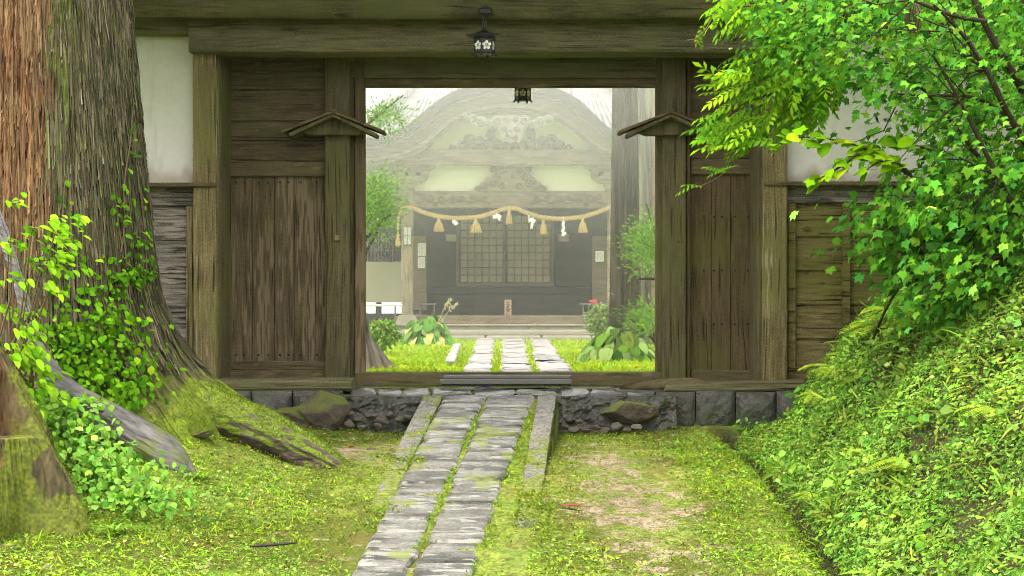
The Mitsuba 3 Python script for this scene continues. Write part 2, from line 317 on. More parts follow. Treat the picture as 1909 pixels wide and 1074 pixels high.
def gfn(p, n, uv):
    f1 = fbm(p.x*2.2, p.y*1.5, 3., 4); f2 = fbm(p.x*9+5, p.y*7, 1., 3); f3 = noise(p.x*38, p.y*38, 2.)
    f4 = noise(p.x*110, p.y*75, 5.)
    moss = mix((.105, .155, .024), (.190, .228, .034), dr.clip(f2*1.4-.2, 0, 1))*(.25+.75*f3+.8*f4)
    moss = mix(moss, (.070, .085, .010), smoothstep(.47, .66, f1)*.8)
    moss = mix(moss, (.13, .085, .030), smoothstep(.56, .70, fbm(p.x*5.5+2, p.y*4, 7., 4))*.4)
    soil = mix((.105, .085, .042), (.27, .225, .14), dr.clip(f2*1.5-.25, 0, 1))*(.25+.7*f3+.8*f4)
    w = dr.exp(-dr.square((p.x-.80)/.42)-dr.square((p.y-13.6)/2.4))*1.32+dr.exp(-dr.square((p.x+1.15)/.5)-dr.square((p.y-15.2)/1.0))*1.15
    w = smoothstep(.36, .70, w*.62+(f1-.5)*1.0+(f2-.5)*.9+(f3-.5)*.35)
    c = mix(moss, soil, w*smoothstep(18., 17., p.y))
    bank = smoothstep(1.98, 2.25, p.x+(f2-.5)*.2)*smoothstep(17.8, 17.2, p.y)
    c = mix(c, mix((.040, .042, .012), (.085, .070, .028), f2), bank)
    gut = dr.exp(-dr.square((p.x-1.93)/.11))*smoothstep(17.3, 17., p.y)
    c = mix(c, (.022, .022, .014), gut)
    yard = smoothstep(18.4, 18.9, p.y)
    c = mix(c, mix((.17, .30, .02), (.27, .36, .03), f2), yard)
    return mix(c, (.42, .42, .40), smoothstep(43.2, 44., p.y))
bsdf('ground_mat', gfn, .85, .25, lambda p, n, uv: fbm(p.x*26, p.y*26, p.z*26, 3)+.5*noise(p.x*110, p.y*110, 1.), .022)
def bark(p, n, uv):
    th = dr.atan2(p.y-15., p.x+3.74)
    u = th*.78
    w = (noise(u*6, p.z*1.6, 2.)-.5)*.07
    g = fbm((u+w)*52, p.z*5.2, 4., 3); s = noise((u+w)*130, p.z*20., 7.)
    k = dr.clip((g-.5)*2.8+.5+(s-.5)*1.3, 0, 1)
    cr = smoothstep(.64, .78, noise((u+w)*70, p.z*4.6, 3.))
    grey = mix((.022, .018, .009), (.14, .118, .066), k)
    red = mix((.085, .038, .018), (.25, .135, .064), k)
    red = mix(red, (.33, .235, .09), smoothstep(.46, .70, fbm(u*9, p.z*2.2, 1., 3))*.8*k)
    red = mix(red, (.10, .022, .010), smoothstep(.60, .76, fbm(u*16+3, p.z*1.6, 6., 3))*.55)
    edge = p.x+3.43+(noise(p.z*1.4, 4., 1.)-.5)*.10
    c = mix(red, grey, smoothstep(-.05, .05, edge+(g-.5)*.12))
    strip = dr.exp(-dr.square((edge-.08)/.065))
    c = mix(c, (.095, .125, .018), dr.clip(strip*smoothstep(.35, .6, fbm(u*11, p.z*3, 3., 3)), 0, 1)*.85)
    c = c*(1-.62*cr)
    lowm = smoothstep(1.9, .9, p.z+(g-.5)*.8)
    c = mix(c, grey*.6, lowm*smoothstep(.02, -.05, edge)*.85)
    mossy = fbm(p.x*5+2, p.y*5, p.z*2.2, 4)
    c = mix(c, (.10, .125, .016), smoothstep(.42, .62, mossy)*.55*smoothstep(-.03, .04, edge))
    hi = smoothstep(.50, -.22, p.z+(mossy-.5)*1.5)*smoothstep(-3.45, -3.0, p.x)
    mo = mix((.045, .075, .008), (.18, .245, .02), dr.clip(noise(p.x*55, p.y*55, p.z*55)*.7+fbm(p.x*17, p.y*17, p.z*17, 2)*1.1-.35, 0, 1))
    return mix(c, mo, smoothstep(.3, .6, hi*.8+(mossy-.45)))
def barkh(p, n, uv):
    u = dr.atan2(p.y-15., p.x+3.74)*.78
    w = (noise(u*6, p.z*1.6, 2.)-.5)*.07
    return fbm((u+w)*52, p.z*5.2, 4., 3)+.3*noise((u+w)*130, p.z*20., 7.)-.6*smoothstep(.64, .78, noise((u+w)*70, p.z*4.6, 3.))
bsdf('cedar_bark', bark, .8, .15, barkh, .03)
def rootm(p, n, uv):
    s = noise(p.x*60, p.y*60, p.z*60); g = fbm(p.x*8, p.y*8, p.z*26, 3)
    c = mix((.035, .025, .020), (.15, .11, .095), g)
    return mix(c, mix((.045, .075, .006), (.18, .245, .018), dr.clip(s*.7+fbm(p.x*17, p.y*17, p.z*17, 2)*1.1-.35, 0, 1)), smoothstep(.34, .52, n.z*.9+fbm(p.x*9, p.y*9, p.z*9, 3)*.7+.02+.45*smoothstep(-1.95, -2.3, p.x)))
bsdf('root_bark', rootm, .7, .35, lambda p, n, uv: fbm(p.x*22, p.y*22, p.z*40, 3), .02)
def greyroot(p, n, uv):
    a = p.z*.86+p.x*.5
    g = fbm(a*60, p.y*30, (p.x-p.z)*5, 3); s = noise(a*190, p.y*80, (p.x-p.z)*14)
    c = mix((.050, .047, .043), (.165, .16, .15), dr.clip((g-.5)*1.8+.5+(s-.5)*.5, 0, 1))
    return mix(c, (.11, .14, .02), smoothstep(.55, .72, fbm(p.x*6, p.y*6, p.z*6+3, 3))*.8)
bsdf('grey_bark', greyroot, .45, .45, lambda p, n, uv: fbm((p.z*.86+p.x*.5)*40, p.y*14, (p.x-p.z)*4, 3), .02)
def stumpm(p, n, uv):
    g = fbm(p.x*34, p.y*34, p.z*4.5, 3); m = fbm(p.x*5, p.y*5, p.z*4, 4); s = noise(p.x*60, p.y*60, p.z*60)
    c = mix((.028, .022, .010), (.13, .105, .045), dr.clip(g*1.8-.4, 0, 1))
    c = mix(c, (.30, .15, .065), smoothstep(.55, .8, smoothstep(-2.98, -3.10, p.x+(m-.5)*.3)*smoothstep(-.02, -.12, p.z)*1.0))
    th = dr.atan2(p.y-12., p.x+3.30)
    hol = dr.exp(-dr.square(dr.square((th+.85)/.36)))*smoothstep(.02, .07, p.z)*smoothstep(.6, .5, p.z)
    wd = mix((.16, .085, .035), (.06, .035, .015), fbm(p.x*30, p.y*30, p.z*5, 3))
    return mix(mix(c, mix((.055, .075, .008), (.20, .24, .018), s*fbm(p.x*22, p.y*22, p.z*22, 2)*1.7), smoothstep(.54, .64, m+smoothstep(.1, -.5, p.z)*.16+smoothstep(-3.1, -2.9, p.x)*.1)*.9), wd, hol)
bsdf('stump_bark', stumpm, .75, .3, lambda p, n, uv: fbm(p.x*30, p.y*30, p.z*6, 3), .03)
def yardbark(p, n, uv):
    a = p.x*1.0+p.y*.35
    g = fbm((a+noise(a*4, p.z*.5)*.06)*30, p.z*1.2, 2., 3); s = noise(a*80, p.z*2.6, 5.)
    c = mix((.065, .052, .040), (.19, .165, .13), dr.clip((g-.5)*2.2+.5+(s-.5)*.5, 0, 1))
    c = mix(c, (.26, .29, .15), smoothstep(.5, .66, fbm(a*5, p.z*.7, 3., 3))*smoothstep(2.28, 2.36, p.x+.0*p.y)*.9)
    return mix(c, (.36, .22, .15), smoothstep(2.52, 2.60, p.x)*.8)
bsdf('yard_bark', yardbark, .8, .3, lambda p, n, uv: fbm((p.x+p.y*.35)*26, p.z*1.2, 2., 2), .05)
bsdf('dark_bark', lambda p, n, uv: mix((.022, .017, .012), (.075, .058, .042), dr.clip((fbm((p.x+p.y*.35)*30, p.z*1.2, 2., 3)-.5)*2.4+.5, 0, 1)), .8, .15)
bsdf('branch_bark', (.040, .030, .019), .7, .1)
bsdf('vine_stem', (.12, .085, .045), .7)
bsdf('iron', (.020, .020, .020), .5, .5)
bsdf('lamp_paper', (.80, .78, .70), .8)
scene['strip_bark'] = {'type': 'twosided', 'bsdf': {'type': 'principled', 'base_color': {'type': 'mesh_attribute', 'name': 'vertex_color'}, 'roughness': .8, 'specular': .15}}
bsdf('notice_paper', (.66, .655, .62), .85)
bsdf('ink', (.05, .045, .04), .8)
bsdf('sign_board', lambda p, n, uv: mix((.50, .33, .22), (.42, .27, .18), noise(p.x*60, 2., p.z*4)), .7)
bsdf('straw', lambda p, n, uv: mix((.60, .45, .20), (.42, .29, .11), noise(p.x*50, p.y*50, p.z*18)), .8)
bsdf('white_paper', (.85, .85, .86), .85)
bsdf('dry_stalk', (.42, .37, .22), .8)
bsdf('red_cloth', (.62, .09, .10), .9)
bsdf('bench_white', (.52, .52, .52), .6)
bsdf('metal_leg', (.16, .16, .17), .5)
bsdf('roof_tile', lambda p, n, uv: mix((.16, .16, .17), (.26, .26, .27), noise(p.x*3, p.y*3, p.z*3)), .5)
bsdf('bark_roof', lambda p, n, uv: mix((.025, .025, .025), (.06, .058, .054), fbm(p.x*2, p.y*2, p.z*40, 2)), .85)
bsdf('arch_wood', lambda p, n, uv: mix((.20, .155, .11), (.10, .08, .06), fbm(p.x*4, p.y*4, p.z*26, 3)), .8)
bsdf('thatch', lambda p, n, uv: mix((.10, .085, .05), (.20, .17, .10), fbm(p.x*30, p.y*5, p.z*30, 3)), .9)
bsdf('wet_plank', lambda p, n, uv: mix((.075, .08, .062), (.15, .155, .125), fbm(p.x*3, p.y*30, p.z*30, 3)), .35, .5)
bsdf('dead_leaf', lambda p, n, uv: mix((.24, .085, .04), (.13, .045, .022), noise(p.x*60, p.y*60, p.z*60)), .5)
def leafmat(key, rough=.32, trans=.7, spec=1.5, dead=False):
    scene[key] = {'type': 'principledthin', 'base_color': {'type': 'mesh_attribute', 'name': 'vertex_color'}, 'roughness': rough, 'diff_trans': trans, 'eta': spec}
leafmat('leaf_wet', .2, .48)
leafmat('leaf_soft', .45, .5)
leafmat('moss_blade', .8, .6, 1.3)
# ------------------------------------------------------------------ ground, approach path, foundation
def sm(a, b, t): u = np.clip((np.asarray(t, float)-a)/(b-a), 0, 1); return u*u*(3-2*u)
def front_z(y): return np.interp(y, [-60, -20, 0, 11, 14, 17.2, 17.7], [-3.3, -3.0, -1.95, -.70, -.40, -.35, -.35])
def path_z(x, y): return np.interp(y, [0, 9, 11, 14, 17.2, 30], [-1.90, -.875, -.668, -.368, -.03, -.03])
def bank_profile(t): return np.interp(t, [-1, 0, .06, .6, 1.1, 2.4, 3.6, 5.5, 30], [0, 0, .06, .76, 1.22, 2.65, 3.9, 4.9, 8.])
def ground_z(x, y):
    x, y = np.asarray(x, float), np.asarray(y, float)
    zf = front_z(y)+.06*sm(-1.2, -2.6, x)+.24*sm(-1.5, -2.8, x)*sm(11.9, 13.2, y)*sm(16.6, 15.2, y)+.25*sm(-3.2, -6., x)
    on = sm(17.75, 17.3, y)
    zf = zf-.24*np.exp(-((x-1.93)/.12)**2)*sm(17.2, 16.9, y)
    zf = zf+bank_profile(x-2.08-.30*sm(14.0, 16.6, y)+.08*np.sin(y*1.7)+.04*np.sin(y*4.1))*sm(-14, -2, y)
    zy = -.06-(np.clip(y, 19, 60)-19)*.0112+bank_profile((x-7)*.7)*.8
    z = zf*on+zy*(1-on)
    n = meshkit.fbm(np.stack([x*1.3, y*1.3, x*0], -1), 4, 3)-.5
    n2 = meshkit.fbm(np.stack([x*7, y*7, x*0], -1), 3, 5)-.5
    bk = sm(2.05, 2.3, x)*on
    return z+n*(.07+.34*bk)+n2*(.036+.16*bk)
def ground():
    xs = np.unique(np.r_[-400, -200, -90, -50, -30, -20, -14, -10, np.arange(-7, -3.6, .12), np.arange(-3.6, 3.4, .03), np.arange(3.4, 7.6, .08), 8, 9, 11, 14, 20, 30, 50, 90, 200, 400])
    ys = np.unique(np.r_[-400, -200, -90, -50, -30, -20, -12, -6, -2, np.arange(0, 10, .4), np.arange(10, 17.9, .03), np.arange(17.9, 24, .12), np.arange(24, 46, .3), 48, 52, 58, 66, 80, 100, 150, 250, 500])
    X, Y = np.meshgrid(xs, ys, indexing='ij'); Z = ground_z(X, Y)
    f = grid_faces(len(xs), len(ys))
    v = np.stack([X, Y, Z], -1).reshape(-1, 3)
    put('ground', (v, f), 'ground_mat', smooth=True); lab('ground', 'mossy uneven ground sloping up to the gate and on into the yard', 'ground', kind='structure')
ground()
def d_at(py, zfun, lo=8., hi=17.2):
    """distance at which the path surface is seen at photo row py"""
    for _ in range(60):
        m = (lo+hi)/2
        if HY+F*(CZ-float(zfun(0, m)))/m > py: lo = m
        else: hi = m
    return (lo+hi)/2
lab('stone_path', 'worn wet two-row stone path leading up to the gate threshold', 'path', kind='structure')
rows = np.array([735, 790, 850, 920, 1000, 1090, 1180])
dd = np.array([d_at(r, path_z) for r in rows])
edge = lambda x0, s: np.array([wx(x0-s*(r-735), d) for r, d in zip(rows, dd)])
EL, EC, ER = edge(827, .536), edge(908, .433), edge(999, .352)
cl0, cl1 = edge(790, .50), edge(826, .495)
cr0, cr1 = edge(1004, .186), edge(1037, .150)
X = lambda tab, y: float(np.interp(-y, -dd, tab))
def course(x_in, x_out, y0, y1, steps, name, mat, seed, gap=.016, **k):
    rg = RNG(seed); y = y1; i = 0
    while y > y0:
        s = rg.uniform(*steps); ya = max(y-s, y0-.1)
        j = lambda: rg.normal(0, .010)
        c = [(X(x_in, ya)+gap+j(), ya+gap*.6), (X(x_out, ya)-gap+j(), ya+gap*.6+j()), (X(x_out, y)-gap+j(), y-gap*.6), (X(x_in, y)+gap+j(), y-gap*.6+j())]
        part('stone_path', name, slab(c, path_z, .16, seed*50+i, tilt=rg.normal(0, .008), **k), mat, smooth=35)
        y = ya; i += 1
yend = 9.6
course(EL, EC, yend, 17.16, (.28, .55), 'paving_stone', 'path_stone', 1, rough=.009, edge=.020)
course(EC, ER, yend, 17.16, (.26, .52), 'paving_stone', 'path_stone', 2, rough=.009, edge=.020)
KP = lambda x, y: path_z(x, y)+.015*sm(12.6, 15.2, y)-.015-.05*sm(12.9, 11.3, y)
def kerb(a, b, y0, y1, seed):
    rg = RNG(seed); y = y1; i = 0
    while y > y0:
        s = rg.uniform(.5, .9); ya = max(y-s, y0-.2)
        c = [(X(a, ya), ya+.006), (X(b, ya), ya+.006), (X(b, y), y-.006), (X(a, y), y-.006)]
        part('stone_path', 'kerb_stone', slab(c, KP, .30, seed*70+i, nu=6, nv=9, rough=.005, edge=.007, corner=.02), 'kerb_stone', smooth=35)
        y = ya; i += 1
kerb(cl0, cl1, 10.8, 17.16, 3); kerb(cr0, cr1, 10.8, 17.16, 4)
# earth under and beside the paving
ye = np.linspace(9.3, 17.2, 60)
v = []
for y in ye:
    a, b = X(cl0, y)-.02, X(cr1, y)+.02
    for t in np.linspace(0, 1, 12):
        x = a+(b-a)*t; v.append((x, y, float(path_z(x, y))-.035-.03*(abs(t-.5) > .36)+.02*float(meshkit.noise(np.array([x*14, y*14, 0.])))))
    # skirt
v = np.array(v).reshape(60, 12, 3)
lo = v.copy(); lo[..., 2] = np.minimum(lo[..., 2], -1.)
core = np.concatenate([v[:, :1]+[0, 0, -.7], v, v[:, -1:]+[0, 0, -.7]], 1)
part('stone_path', 'bedding', (core.reshape(-1, 3), grid_faces(60, 14)), 'ground_mat', smooth=True)
# wet threshold slabs along the front of the gate
xs = [652, 700, 748, 803, 880, 962, 1042, 1100, 1168, 1212]
for i in range(len(xs)-1):
    a, b = wx(xs[i], 17.2)+.006, wx(xs[i+1], 17.2)-.006
    part('stone_path', 'threshold_stone', slab([(a, 17.2), (b, 17.19), (b*1.045, 18.16), (a*1.045, 18.16)], lambda x, y: -.028+.012*np.sin(x*9+y*4), .11, 300+i, rough=.028, edge=.03, nu=10, nv=9), 'wet_stone', smooth=35)

FO = thing('stone_foundation', 'low dark wet stone foundation of rough blocks under the gate', 'foundation')
def block(x0, x1, y0, y1, d, seed, th=.5):
    a, b = wx(x0, d)+.005, wx(x1, d)-.005; z1, z0 = wz(y0, d), wz(y1, d)
    nu, nv = 11, 8
    e = lambda n: np.r_[0, .04, np.linspace(.12, .88, n-4), .96, 1]
    U, V = np.meshgrid(e(nu), e(nv), indexing='ij')
    x = a+(b-a)*U; z = z0+(z1-z0)*V
    m = np.minimum(1, np.minimum(np.minimum(U, 1-U)*8, np.minimum(V, 1-V)*6))
    y = d-.05*m*(.3+1.4*meshkit.fbm(np.stack([x*6, z*6, x*0+seed], -1), 4, seed))
    v = np.stack([x, y, z], -1).reshape(-1, 3); f = grid_faces(nu, nv)
    top = np.array([[a, d+th, z1], [b, d+th, z1], [a, d+th, z0], [b, d+th, z0]]); n = len(v)
    bx = box(a+.001, b-.001, d+.001, d+th, z0, z1-.001, .004)
    return cat([(v, f), bx])
for i, (x0, x1) in enumerate(((60, 170), (170, 262), (262, 372), (372, 468), (468, 545), (545, 640))):
    part(FO, 'block', block(x0, x1, 728, 812, 17.46, 20+i), 'dark_stone', smooth=30)
for i, (x0, x1) in enumerate(((1150, 1222), (1222, 1297), (1297, 1371), (1371, 1447), (1447, 1522), (1522, 1600), (1600, 1690))):
    part(FO, 'block', block(x0, x1, 729+2*(i % 2), 806, 17.40, 40+i), 'dark_stone', smooth=30)
# packed rubble fill on both sides of the path under the threshold
def fill(x0, x1, seed):
    nu, nv = 110, 46
    U, V = np.meshgrid(np.linspace(0, 1, nu), np.linspace(0, 1, nv), indexing='ij')
    x = wx(x0, 17.2)+(wx(x1, 17.2)-wx(x0, 17.2))*U; z = -.45+.40*V
    n = meshkit.fbm(np.stack([x*13, z*20, x*0+seed], -1), 5, seed)-.5
    y = 17.02+.16*V-.16*n-.05*np.sin(U*9+seed)*(1-V)
    top = np.stack([x, y, z], -1)
    ext = np.stack([x[:, -1], np.full(nu, 17.9), z[:, -1]-.005], -1)[:, None]
    v = np.concatenate([top, ext], 1)
    return v.reshape(-1, 3), grid_faces(nu, nv+1)
part(FO, 'rubble_fill', fill(560, 800, 1), 'dark_stone', smooth=True)
part(FO, 'rubble_fill', fill(1036, 1260, 2), 'dark_stone', smooth=True)
part(FO, 'core', box(wx(640, 17.9), wx(1150, 17.9), 17.9, 18.9, -.45, -.062), 'dark_stone')
part(FO, 'core', box(-5.2, wx(640, 18), 17.99, 18.9, -.45, -.03), 'dark_stone')
part(FO, 'core', box(wx(1150, 18), 6., 17.93, 18.9, -.45, -.035), 'dark_stone')
def rock_at(name, px, py, d, r, mat, label, seed, group=None, **k):
    c = at(px, py, d); return solo(name, rock(c, r, seed, **k), mat, label, 'rock', group, smooth=25)
rock_at('boulder', 604, 776, 17.0, (.23, .18, .22), 'boulder_stone', 'large rounded brown boulder left of the path against the foundation', 5, sub=4, rough=.2)
rock_at('boulder', 553, 790, 17.15, (.27, .2, .16), 'boulder_stone', 'low mossy boulder half buried behind the big brown boulder', 12, sub=4, rough=.2)
rock_at('boulder', 1174, 766, 17.0, (.28, .16, .115), 'boulder_stone', 'long low mossy boulder right of the path before the foundation', 8, sub=4, rough=.14)
rg = RNG(77); ORD = ('first', 'second', 'third', 'fourth', 'fifth', 'sixth', 'seventh', 'eighth', 'ninth', 'tenth', 'eleventh', 'twelfth')
for i, (px, py, w) in enumerate(sorted(((650, 790, 22), (668, 783, 18), (693, 777, 22), (712, 784, 26), (728, 774, 20), (745, 783, 22), (706, 795, 18), (676, 796, 14), (760, 778, 16), (635, 797, 14), (771, 790, 14), (655, 772, 12)))):
    d = 16.9+.1*rg.random()
    rock_at('loose_stone', px, py, d, np.array([w, w*.8, w*.62])*.62/F*d*(.9+.3*rg.random()), 'pebble_stone', f'{ORD[i]} from the left of the broken stones heaped left of the path under the threshold', 100+i, 'loose stones left of the path', sub=2, rough=.35)
for i, (px, py, w) in enumerate(sorted(((1052, 796, 18), (1072, 801, 22), (1094, 803, 20), (1112, 797, 16), (1130, 802, 22), (1152, 795, 20), (1170, 803, 16), (1080, 786, 16), (1062, 783, 14), (1188, 797, 18)))):
    d = 16.85+.1*rg.random()
    rock_at('loose_stone', px, py, d, np.array([w, w*.8, w*.6])*.6/F*d*(.9+.3*rg.random()), 'pebble_stone', f'{ORD[i]} from the left of the broken stones heaped right of the path under the threshold', 200+i, 'loose stones right of the path', sub=2, rough=.35)
# yard path beyond the gate
YZ = lambda x, y: ground_z(x*0, y)*0+(-.06-(np.clip(y, 19, 60)-19)*.0112)+.035
lab('courtyard_path', 'bright three-row stone path through the yard to the hall', 'path', kind='structure')
def ycol(pa, pb, seed):
    rg = RNG(seed); y = 40.6; i = 0
    def xa(p, y):
        t = (HY+F*(1+.03+.0112*(y-19))/y-635)/(693-635)
        return wx(p[0]+(p[1]-p[0])*np.clip(t, -.3, 1.6), y)
    while y > 20.4:
        s = rg.uniform(.40, .85); ya = y-s; j = lambda: rg.normal(0, .02)
        c = [(xa(pa, ya)+j(), ya+.02), (xa(pb, ya)+j(), ya+.02), (xa(pb, y)+j(), y-.02), (xa(pa, y)+j(), y-.02)]
        part('courtyard_path', 'paving_stone', slab(c, YZ, .15, seed*90+i, nu=7, nv=6, rough=.03, edge=.05, corner=.2), 'yard_stone', smooth=40)
        y = ya; i += 1
ycol((890, 866), (922, 916), 11); ycol((936, 934), (978, 990), 12); ycol((990, 1002), (1024, 1068), 13)
rg = RNG(5)
for i in range(7):
    y = 25+i*1.5; x = wx(838+i*2.2, y)
    part('courtyard_path', 'edging_stone', slab([(x-.06, y), (x+.06, y), (x+.06, y+1.3), (x-.06, y+1.3)], lambda a, b: YZ(a, b)+.03, .2, 500+i, nu=5, nv=5, rough=.01), 'yard_stone', smooth=40)
# ------------------------------------------------------------------ the gate
GT = thing('temple_gate', 'weathered wooden temple gate with heavy lintel and open doorway', 'gate')
V = lambda *a, name, mat='post_wood', parent=GT, **k: part(parent, name, pbox(*a, **k), mat)
V(360, 98, 405, 722, 17.60, .24, name='pillar', mat='pillar_wood', b=.012)
V(1423, 98, 1468, 722, 17.60, .24, name='pillar', mat='pillar_wood', b=.012)
V(404, 100, 412, 722, 17.72, .58, name='side_board', mat='post_wood')
V(1412, 100, 1421, 722, 17.72, .58, name='side_board', mat='post_wood')
def wavy_beam(x0, x1, y0, y1, d, th, seed, amp=.012, b=.02):
    a, c = wx(x0, d), wx(x1, d); z1, z0 = wz(y0, d), wz(y1, d)
    n = 60; xs = np.linspace(a, c, n)
    prof = np.array([(b, 0), (th-b, 0), (th, b), (th, 1e9), (th-b, 2e9), (b, 2e9), (0, 1e9), (0, b)], float)
    vs = []
    for x in xs:
        w = amp*(meshkit.noise(np.array([x*1.1, seed, 0.]))-.5)*2; w2 = amp*(meshkit.noise(np.array([x*1.4, seed+9., 0.]))-.5)*2
        H = z1-z0+w2
        for py, pz in prof:
            z = z0+w+(H if pz == 2e9 else H-b if pz == 1e9 else pz); vs.append((x, d+py+w*.5*(py < th/2), z))
    v = np.array(vs); f = grid_faces(n, 8, True); f = np.vstack([f[:, [0, 1, 2]], f[:, [0, 2, 3]]])
    cap = [[0, k, k+1] for k in range(1, 7)]+[[(n-1)*8, (n-1)*8+k+1, (n-1)*8+k] for k in range(1, 7)]
    return v, np.vstack([f, cap])
part(GT, 'lintel', wavy_beam(352, 1476, 28, 98, 17.40, .5, 1), 'beam_wood', smooth=35)
part(GT, 'purlin', tube([at(150, -2, 17.1), at(952, 3, 17.1), at(1760, -2, 17.1)], [.155, .16, .155], 20, 40, disp=lambda t, a, s: .012*(meshkit.noise(np.stack(np.broadcast_arrays(np.cos(a)*1.5, np.sin(a)*1.5, s*1.2), -1))-.5)), 'beam_wood', smooth=40)
V(352, 13, 397, 29, 17.16, .55, name='beam_end', mat='beam_wood')
V(1430, 13, 1476, 29, 17.16, .55, name='beam_end', mat='beam_wood')
# recessed front wall of the gate: two fixed leaves, posts, rails and the door frame
D = 18.34
for i, (a, b) in enumerate(((98, 168), (168, 226), (226, 262), (262, 299))):
    V(412, a+.6, 616, b-.6, D+.03+.004*(i % 2), .04, name='upper_board', mat='rail_wood', b=.003)
V(428, 299, 610, 329, D-.02, .08, name='rail', mat='rail_wood')
for i, (a, b) in enumerate(((412, 470), (470, 512), (512, 548), (548, 616))):
    V(a+.5, 328, b-.5, 676, D+.035+.005*(i % 2), .035, name='lower_board', mat='door_wood', b=.003)
V(412, 673, 610, 690, D+.005, .06, name='rail', mat='rail_wood')
V(412, 690, 610, 714, D-.015, .08, name='rail', mat='rail_wood')
V(412, 98, 430, 716, D-.03, .05, name='stile', mat='post_wood')
V(606, 98, 652, 713, D-.16, .2, name='post', mat='post_wood', b=.012)
V(652.6, 98, 661, 713, D-.02, .08, name='jamb_strip', mat='post_wood')
V(661.6, 98, 680, 713, D-.06, .16, name='jamb', mat='door_wood')
V(1223, 98, 1242, 713, D-.06, .16, name='jamb', mat='post_wood')
V(1236, 98, 1279, 713, D-.16, .2, name='post', mat='post_wood', b=.012)
V(1279.6, 98, 1287, 713, D-.08, .1, name='jamb_strip', mat='right_door_wood')
for i, (a, b) in enumerate(((98, 170), (170, 232), (232, 296))):
    V(1284, a+.6, 1416, b-.6, D+.03+.004*(i % 2), .04, name='upper_board', mat='rail_wood', b=.003)
V(1288, 296, 1410, 325, D-.02, .08, name='rail', mat='rail_wood')
for i, (a, b) in enumerate(((1284, 1326), (1326, 1362), (1362, 1416))):
    V(a+.5, 324, b-.5, 692, D+.035+.005*(i % 2), .035, name='lower_board', mat='right_door_wood', b=.003)
V(1288, 690, 1412, 714, D-.015, .08, name='rail', mat='rail_wood')
V(1405, 98, 1414, 716, D-.03, .05, name='stile', mat='post_wood')
V(640, 98.5, 1262, 146, D-.05, .2, name='head_beam', mat='beam_wood')
V(664, 146.5, 1240, 162, D-.02, .14, name='head_frame', mat='rail_wood')
V(662, 695, 1240, 721, D-.10, .24, name='door_sill', mat='rail_wood', b=.012)
part(GT, 'ground_beam', wavy_beam(396, 655, 709, 729, 17.44, .5, 3, .008), 'beam_wood', smooth=35)
part(GT, 'ground_beam', wavy_beam(1240, 1500, 712, 730, 17.42, .5, 4, .012), 'beam_wood', smooth=35)
part(GT, 'worn_log', tube([at(1158, 722, 17.75), at(1220, 717, 17.6), at(1290, 715, 17.5), at(1332, 724, 17.45)], [.03, .05, .055, .02], 10, 14), 'rail_wood', smooth=40)
V(622, 438, 633, 449, D-.2, .05, name='peg_block', mat='pillar_wood')
V(1262, 442, 1272, 452, D-.175, .03, name='peg_block', mat='post_wood')
V(400, 99, 664, 715, D+.09, .03, name='backing', mat='door_wood'); V(1240, 99, 1424, 715, D+.09, .03, name='backing', mat='door_wood')
for xs_, ys_, dz_ in (((1312, 1331, 1346, 1370, 1394), (404, 504, 604), D+.03), ((440, 455, 482, 500, 522, 538, 560, 590), (340, 662), D+.03)):
    for y_ in ys_:
        for x_ in xs_: q = at(x_, y_, dz_); part(GT, 'nail', tube([q+[0, .02, 0], q-[0, .006, 0], q-[0, .010, 0]], [.010, .010, .006], 8), 'iron')
# little gabled hoods on the two door posts
for (cx, rx, name) in ((620, 0, 'left'), (1251, 0, 'right')):
    d = 17.86; th = .46
    hd = fresh(f'{GT}__post_hood')
    L, R_, top, ev = cx-96, cx+96, 206, 243
    def slope(s, dy0, dy1, t0, inset, dz):
        xo, xi = cx+s*(96-inset), cx
        return ppoly([(xi, top+dy0), (xo, ev+dy0), (xo-s*3, ev+dy0+t0), (xi, top+dy0+t0)], d+dz, th-2*dz)
    put(hd, ppoly([(cx-70, 244), (cx-56, 247), (cx-44, 251), (cx+44, 251), (cx+56, 247), (cx+70, 244), (cx+62, 236), (cx, 212), (cx-62, 236)], d+.20, th-.22), 'post_wood')
    part(hd, 'roof_board', slope(-1, 0, 0, 4.4, 0, 0), 'rail_wood'); part(hd, 'roof_board', slope(1, 0, 0, 4.4, 0, 0), 'rail_wood')
    part(hd, 'under_board', slope(-1, 5.6, 0, 6, 14, .03), 'post_wood'); part(hd, 'under_board', slope(1, 5.6, 0, 6, 14, .03), 'post_wood')
    part(hd, 'ridge_board', pbox(cx-5, top-3, cx+5, top+2, d-.01, th+.02, .004), 'rail_wood')
# roof: rafters, soffit boards and thatch, above the frame
RZ = lambda y: 3.62+(y-15.7)*.42 if y < 18.6 else 3.62+2.9*.42-(y-18.6)*.42
rf = fresh(f'{GT}__roof')
def roof_layer(o, y0, y1, x0, x1, th):
    ys = np.array([y0, 18.6, y1]); prof = [(y, RZ(y)+o) for y in ys]+[(y, RZ(y)+o+th) for y in ys[::-1]]
    g = Polygon(prof); m = trimesh.creation.extrude_polygon(g, x1-x0, engine='earcut'); v = np.array(m.vertices)
    return np.c_[x0+v[:, 2], v[:, 0], v[:, 1]], m.faces
put(rf, roof_layer(.12, 15.7, 21.5, -5.6, 5.6, .55), 'thatch')
for i in range(29):
    x = -5.4+i*.386
    part(rf, 'rafter', cat([beam((x, 15.75, RZ(15.75)+.05), (x, 18.6, RZ(18.6)+.05), .07, .1), beam((x, 18.6, RZ(18.6)+.05), (x, 21.4, RZ(21.4)+.05), .07, .1)]), 'beam_wood')
part(GT, 'ridge_beam', box(-5.3, 5.3, 18.5, 18.7, 4.55, 4.82), 'beam_wood')
part(GT, 'rear_purlin', tube([(-5.3, 20.2, 3.92), (5.3, 20.2, 3.92)], .15, 14, 4), 'beam_wood', smooth=40)
